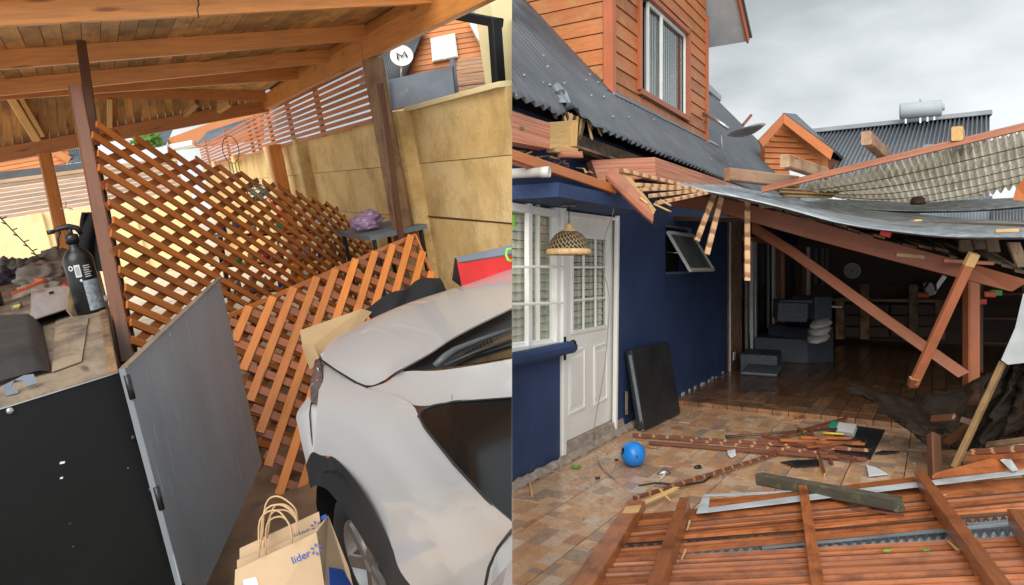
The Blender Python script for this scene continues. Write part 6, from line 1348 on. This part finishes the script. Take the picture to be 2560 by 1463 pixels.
corr('metal_sheet', fpx(1510, 1372, -.05), fpx(2580, 1290, -.05), fpx(2580, 1345, -.05), fpx(1480, 1420, -.05), 46, .016, M_ZINC, fp)
beam('metal_edge', fpx(1900, 1366, -.02), fpx(2575, 1302, .0), .05, .02, M_ZINC, fp, up=fn_)
# rafters across
def raft(x0, y0, x1, y1, w_, h_, broken=0, m=M_RBRD): return beam('rafter', fpx(x1, y1, h_ / 2 + .005), fpx(x0, y0, h_ / 2 + .005), w_, h_, m, fp, up=fn_, broken=broken, ch=.06)
raft(1592, 1262, 1390, 1580, .10, .06, .04); prism('raw_end', [fpx(1564, 1266, .069), fpx(1604, 1262, .069), fpx(1596, 1280, .069), fpx(1556, 1282, .069)], fn_ * -.003, M_RAW, fp)
raft(1714, 1262, 1600, 1600, .055, .1, .05); raft(2008, 1225, 2064, 1600, .05, .06); raft(2300, 1196, 2600, 1620, .065, .09); raft(2556, 1300, 2640, 1420, .12, .1)
for x, y, x2, y2 in ((1722, 1300, 1716, 1326), (1712, 1372, 1702, 1400), (2012, 1270, 2020, 1274), (2350, 1236, 2362, 1240), (2366, 1350, 2396, 1382)):
    prism('raw_patch', [fpx(x, y, .03), fpx(x + 5, y + 2, .03), fpx(x2 + 6, y2 - 6, .03), fpx(x2, y2, .03)], fn_ * -.004, M_RAW, fp)
tag(beam('mossy_beam', fl(1900, 1197, .16), fl(2252, 1262, .3), .08, .075, M_MOSS, None, up=Z, broken=.02), 'rotten mossy grey beam lying across the front panel top', 'beam')
tag(beam('thin_splinter', fpx(2126, 1271, .03), fpx(2260, 1288, .03), .012, .01, M_SLAT, None, up=fn_), 'thin dark splinter lying on the front boards', 'splinter')
for i, (x, y) in enumerate(((1620, 1418), (2216, 1376), (2246, 1386), (2316, 1375))):
    tag(blob('leaf', frame(fpx(x, y, .022), V((1, .3, 0)), fn_), .022, .012, .004, M_LEAF, None, .5, 3, i, 2), ['green leaf between the two left rafters of the panel', 'leaf left of a pair on the front boards', 'leaf right of a pair on the front boards', 'small leaf near the right rafter of the panel'][i], 'leaf')

# ---- neighbour house behind, with water tank
nb2 = thing('neighbour_house', P(2100, 450, 17), 'orange gabled neighbour house with long charcoal corrugated roof', 'house')
yn = 16.
prism('gable_wall', [P(1912, 400, yn), P(1912, 356, yn), P(1958, 300, yn), P(2070, 392, yn), P(2070, 470, yn), P(1912, 470, yn)], .3, M_SID, nb2)
for k in range(9):
    y = 325 + k * 14; xa_, xb_ = max(1912, 1952 - (y - 306) * .8), min(2060, 1962 + (y - 310) * 1.1)
    prism('plank', [P(xa_, y, yn - .02), P(xb_, y + 4, yn - .02), P(xb_, y + 17, yn - .07), P(xa_, y + 13, yn - .07)], .05, M_SID, nb2)
prism('barge_board', [P(1896, 350, yn - .5), P(1959, 284, yn - .5), P(1959, 308, yn - .5), P(1908, 368, yn - .5)], .06, M_GUTT, nb2); prism('barge_board', [P(1959, 284, yn - .52), P(2084, 376, yn - .52), P(2076, 400, yn - .52), P(1959, 308, yn - .52)], .06, M_GUTT, nb2)
prism('gable_roof', [P(1959, 282, yn - .4), P(2092, 378, yn - .4), P(2128, 412, yn + 2), P(1990, 285, yn + 2.5)], .05, M_RIBR, nb2)
prism('cheek', [P(2057, 385, yn), P(2112, 412, yn + .8), P(2112, 470, yn + .8), P(2057, 470, yn)], .1, M_RBEAM, nb2)
corr('roof', P(1900, 500, 15.4), P(2474, 440, 14.4), P(2474, 284, 17.5), P(2024, 332, 19.3), 44, .05, M_RIBL, nb2, spw=8)
beam('ridge_cap', P(2016, 331, 19.2), P(2478, 283, 17.4), .3, .12, M_RIBL, nb2, up=Z)
prism('wall', [P(2130, 480, 16.4), P(2470, 442, 14.6), P(2470, 560, 14.6), P(2130, 570, 16.4)], .2, M_RIBR, nb2)
corr('metal_fence', P(2300, 496, 13.6), P(2480, 490, 13.6), P(2480, 610, 13.6), P(2300, 610, 13.6), 22, .03, M_GBRD, nb2)
corr('metal_fence', P(2478, 521, 13.5), P(2640, 521, 13.5), P(2640, 620, 13.5), P(2478, 620, 13.5), 20, .03, M_RIBR, nb2)
prism('skylight', [P(1974, 425, 15), P(2015, 425, 15), P(2015, 448, 15), P(1974, 448, 15)], .05, M_PAPER, nb2)
wt_ = thing('water_tank', P(2300, 300, 17.6), 'horizontal grey solar water tank on the neighbour ridge', 'water tank')
yt = 17.6; tA, tB = P(2249, 279, yt), P(2354, 268, yt - .4); rT = 20 / F * yt; ln = (tB - tA).length
lathe('drum', [(0, 0), (rT * .9, 0), (rT, .03), (rT, ln - .03), (rT * .9, ln), (0, ln)], frame(tA, Z, tB - tA), M_TANK, wt_, 28)
lathe('end_cap', [(0, 0), (rT * .45, 0), (rT * .45, .06), (0, .06)], frame(tB, Z, tB - tA), M_TANK, wt_, 16)
for t, dy in ((.15, 12), (.5, 14), (.67, 12), (.83, 10)): p = lerp(tA, tB, t); beam('leg', p - Z * rT * .9, p - Z * (rT + dy / F * yt), .05, .05, M_STEEL, wt_, up=DW)
tube('valve', [lerp(tA, tB, .5) + Z * rT, lerp(tA, tB, .5) + Z * (rT + .06)], .02, M_STEEL, wt_, 8)
d2 = thing('satellite_dish', P(2335, 365, 14.5), 'dark satellite dish peeking over the edge of the fibre sheet', 'satellite dish')
lathe('reflector', [(0, -.05), (.14, -.03), (.22, .02), (.2, .02), (0, -.03)], frame(P(2335, 372, 14.3), V((1, .1, .1)), V((.1, -.5, .9))), M_GBRD, d2, 24, caps=False)
# ------------------------------------------------------------------ the two yards end on the plane between them
for o in [o for o in COL.objects if o.type == 'MESH' and SIDE.get(o.name)]:
    M = MW[o.name]; xs = [(M @ v.co).x for v in o.data.vertices]
    left = SIDE[o.name] == 'L'
    lim = -.0002 if left else .0002
    if (left and max(xs) > lim) or (not left and min(xs) < lim):
        b = bmesh.new(); b.from_mesh(o.data); iv = M.inverted()
        r = bmesh.ops.bisect_plane(b, geom=b.verts[:] + b.edges[:] + b.faces[:], plane_co=iv @ V((lim, 0, 0)), plane_no=(M.to_3x3().transposed() @ V((1, 0, 0))),
                                   clear_outer=left, clear_inner=not left)
        ed = [g_ for g_ in r['geom_cut'] if isinstance(g_, bmesh.types.BMEdge)]
        if ed and not o.modifiers: 
            try: bmesh.ops.holes_fill(b, edges=ed, sides=0)
            except Exception: pass
        b.to_mesh(o.data); b.free()
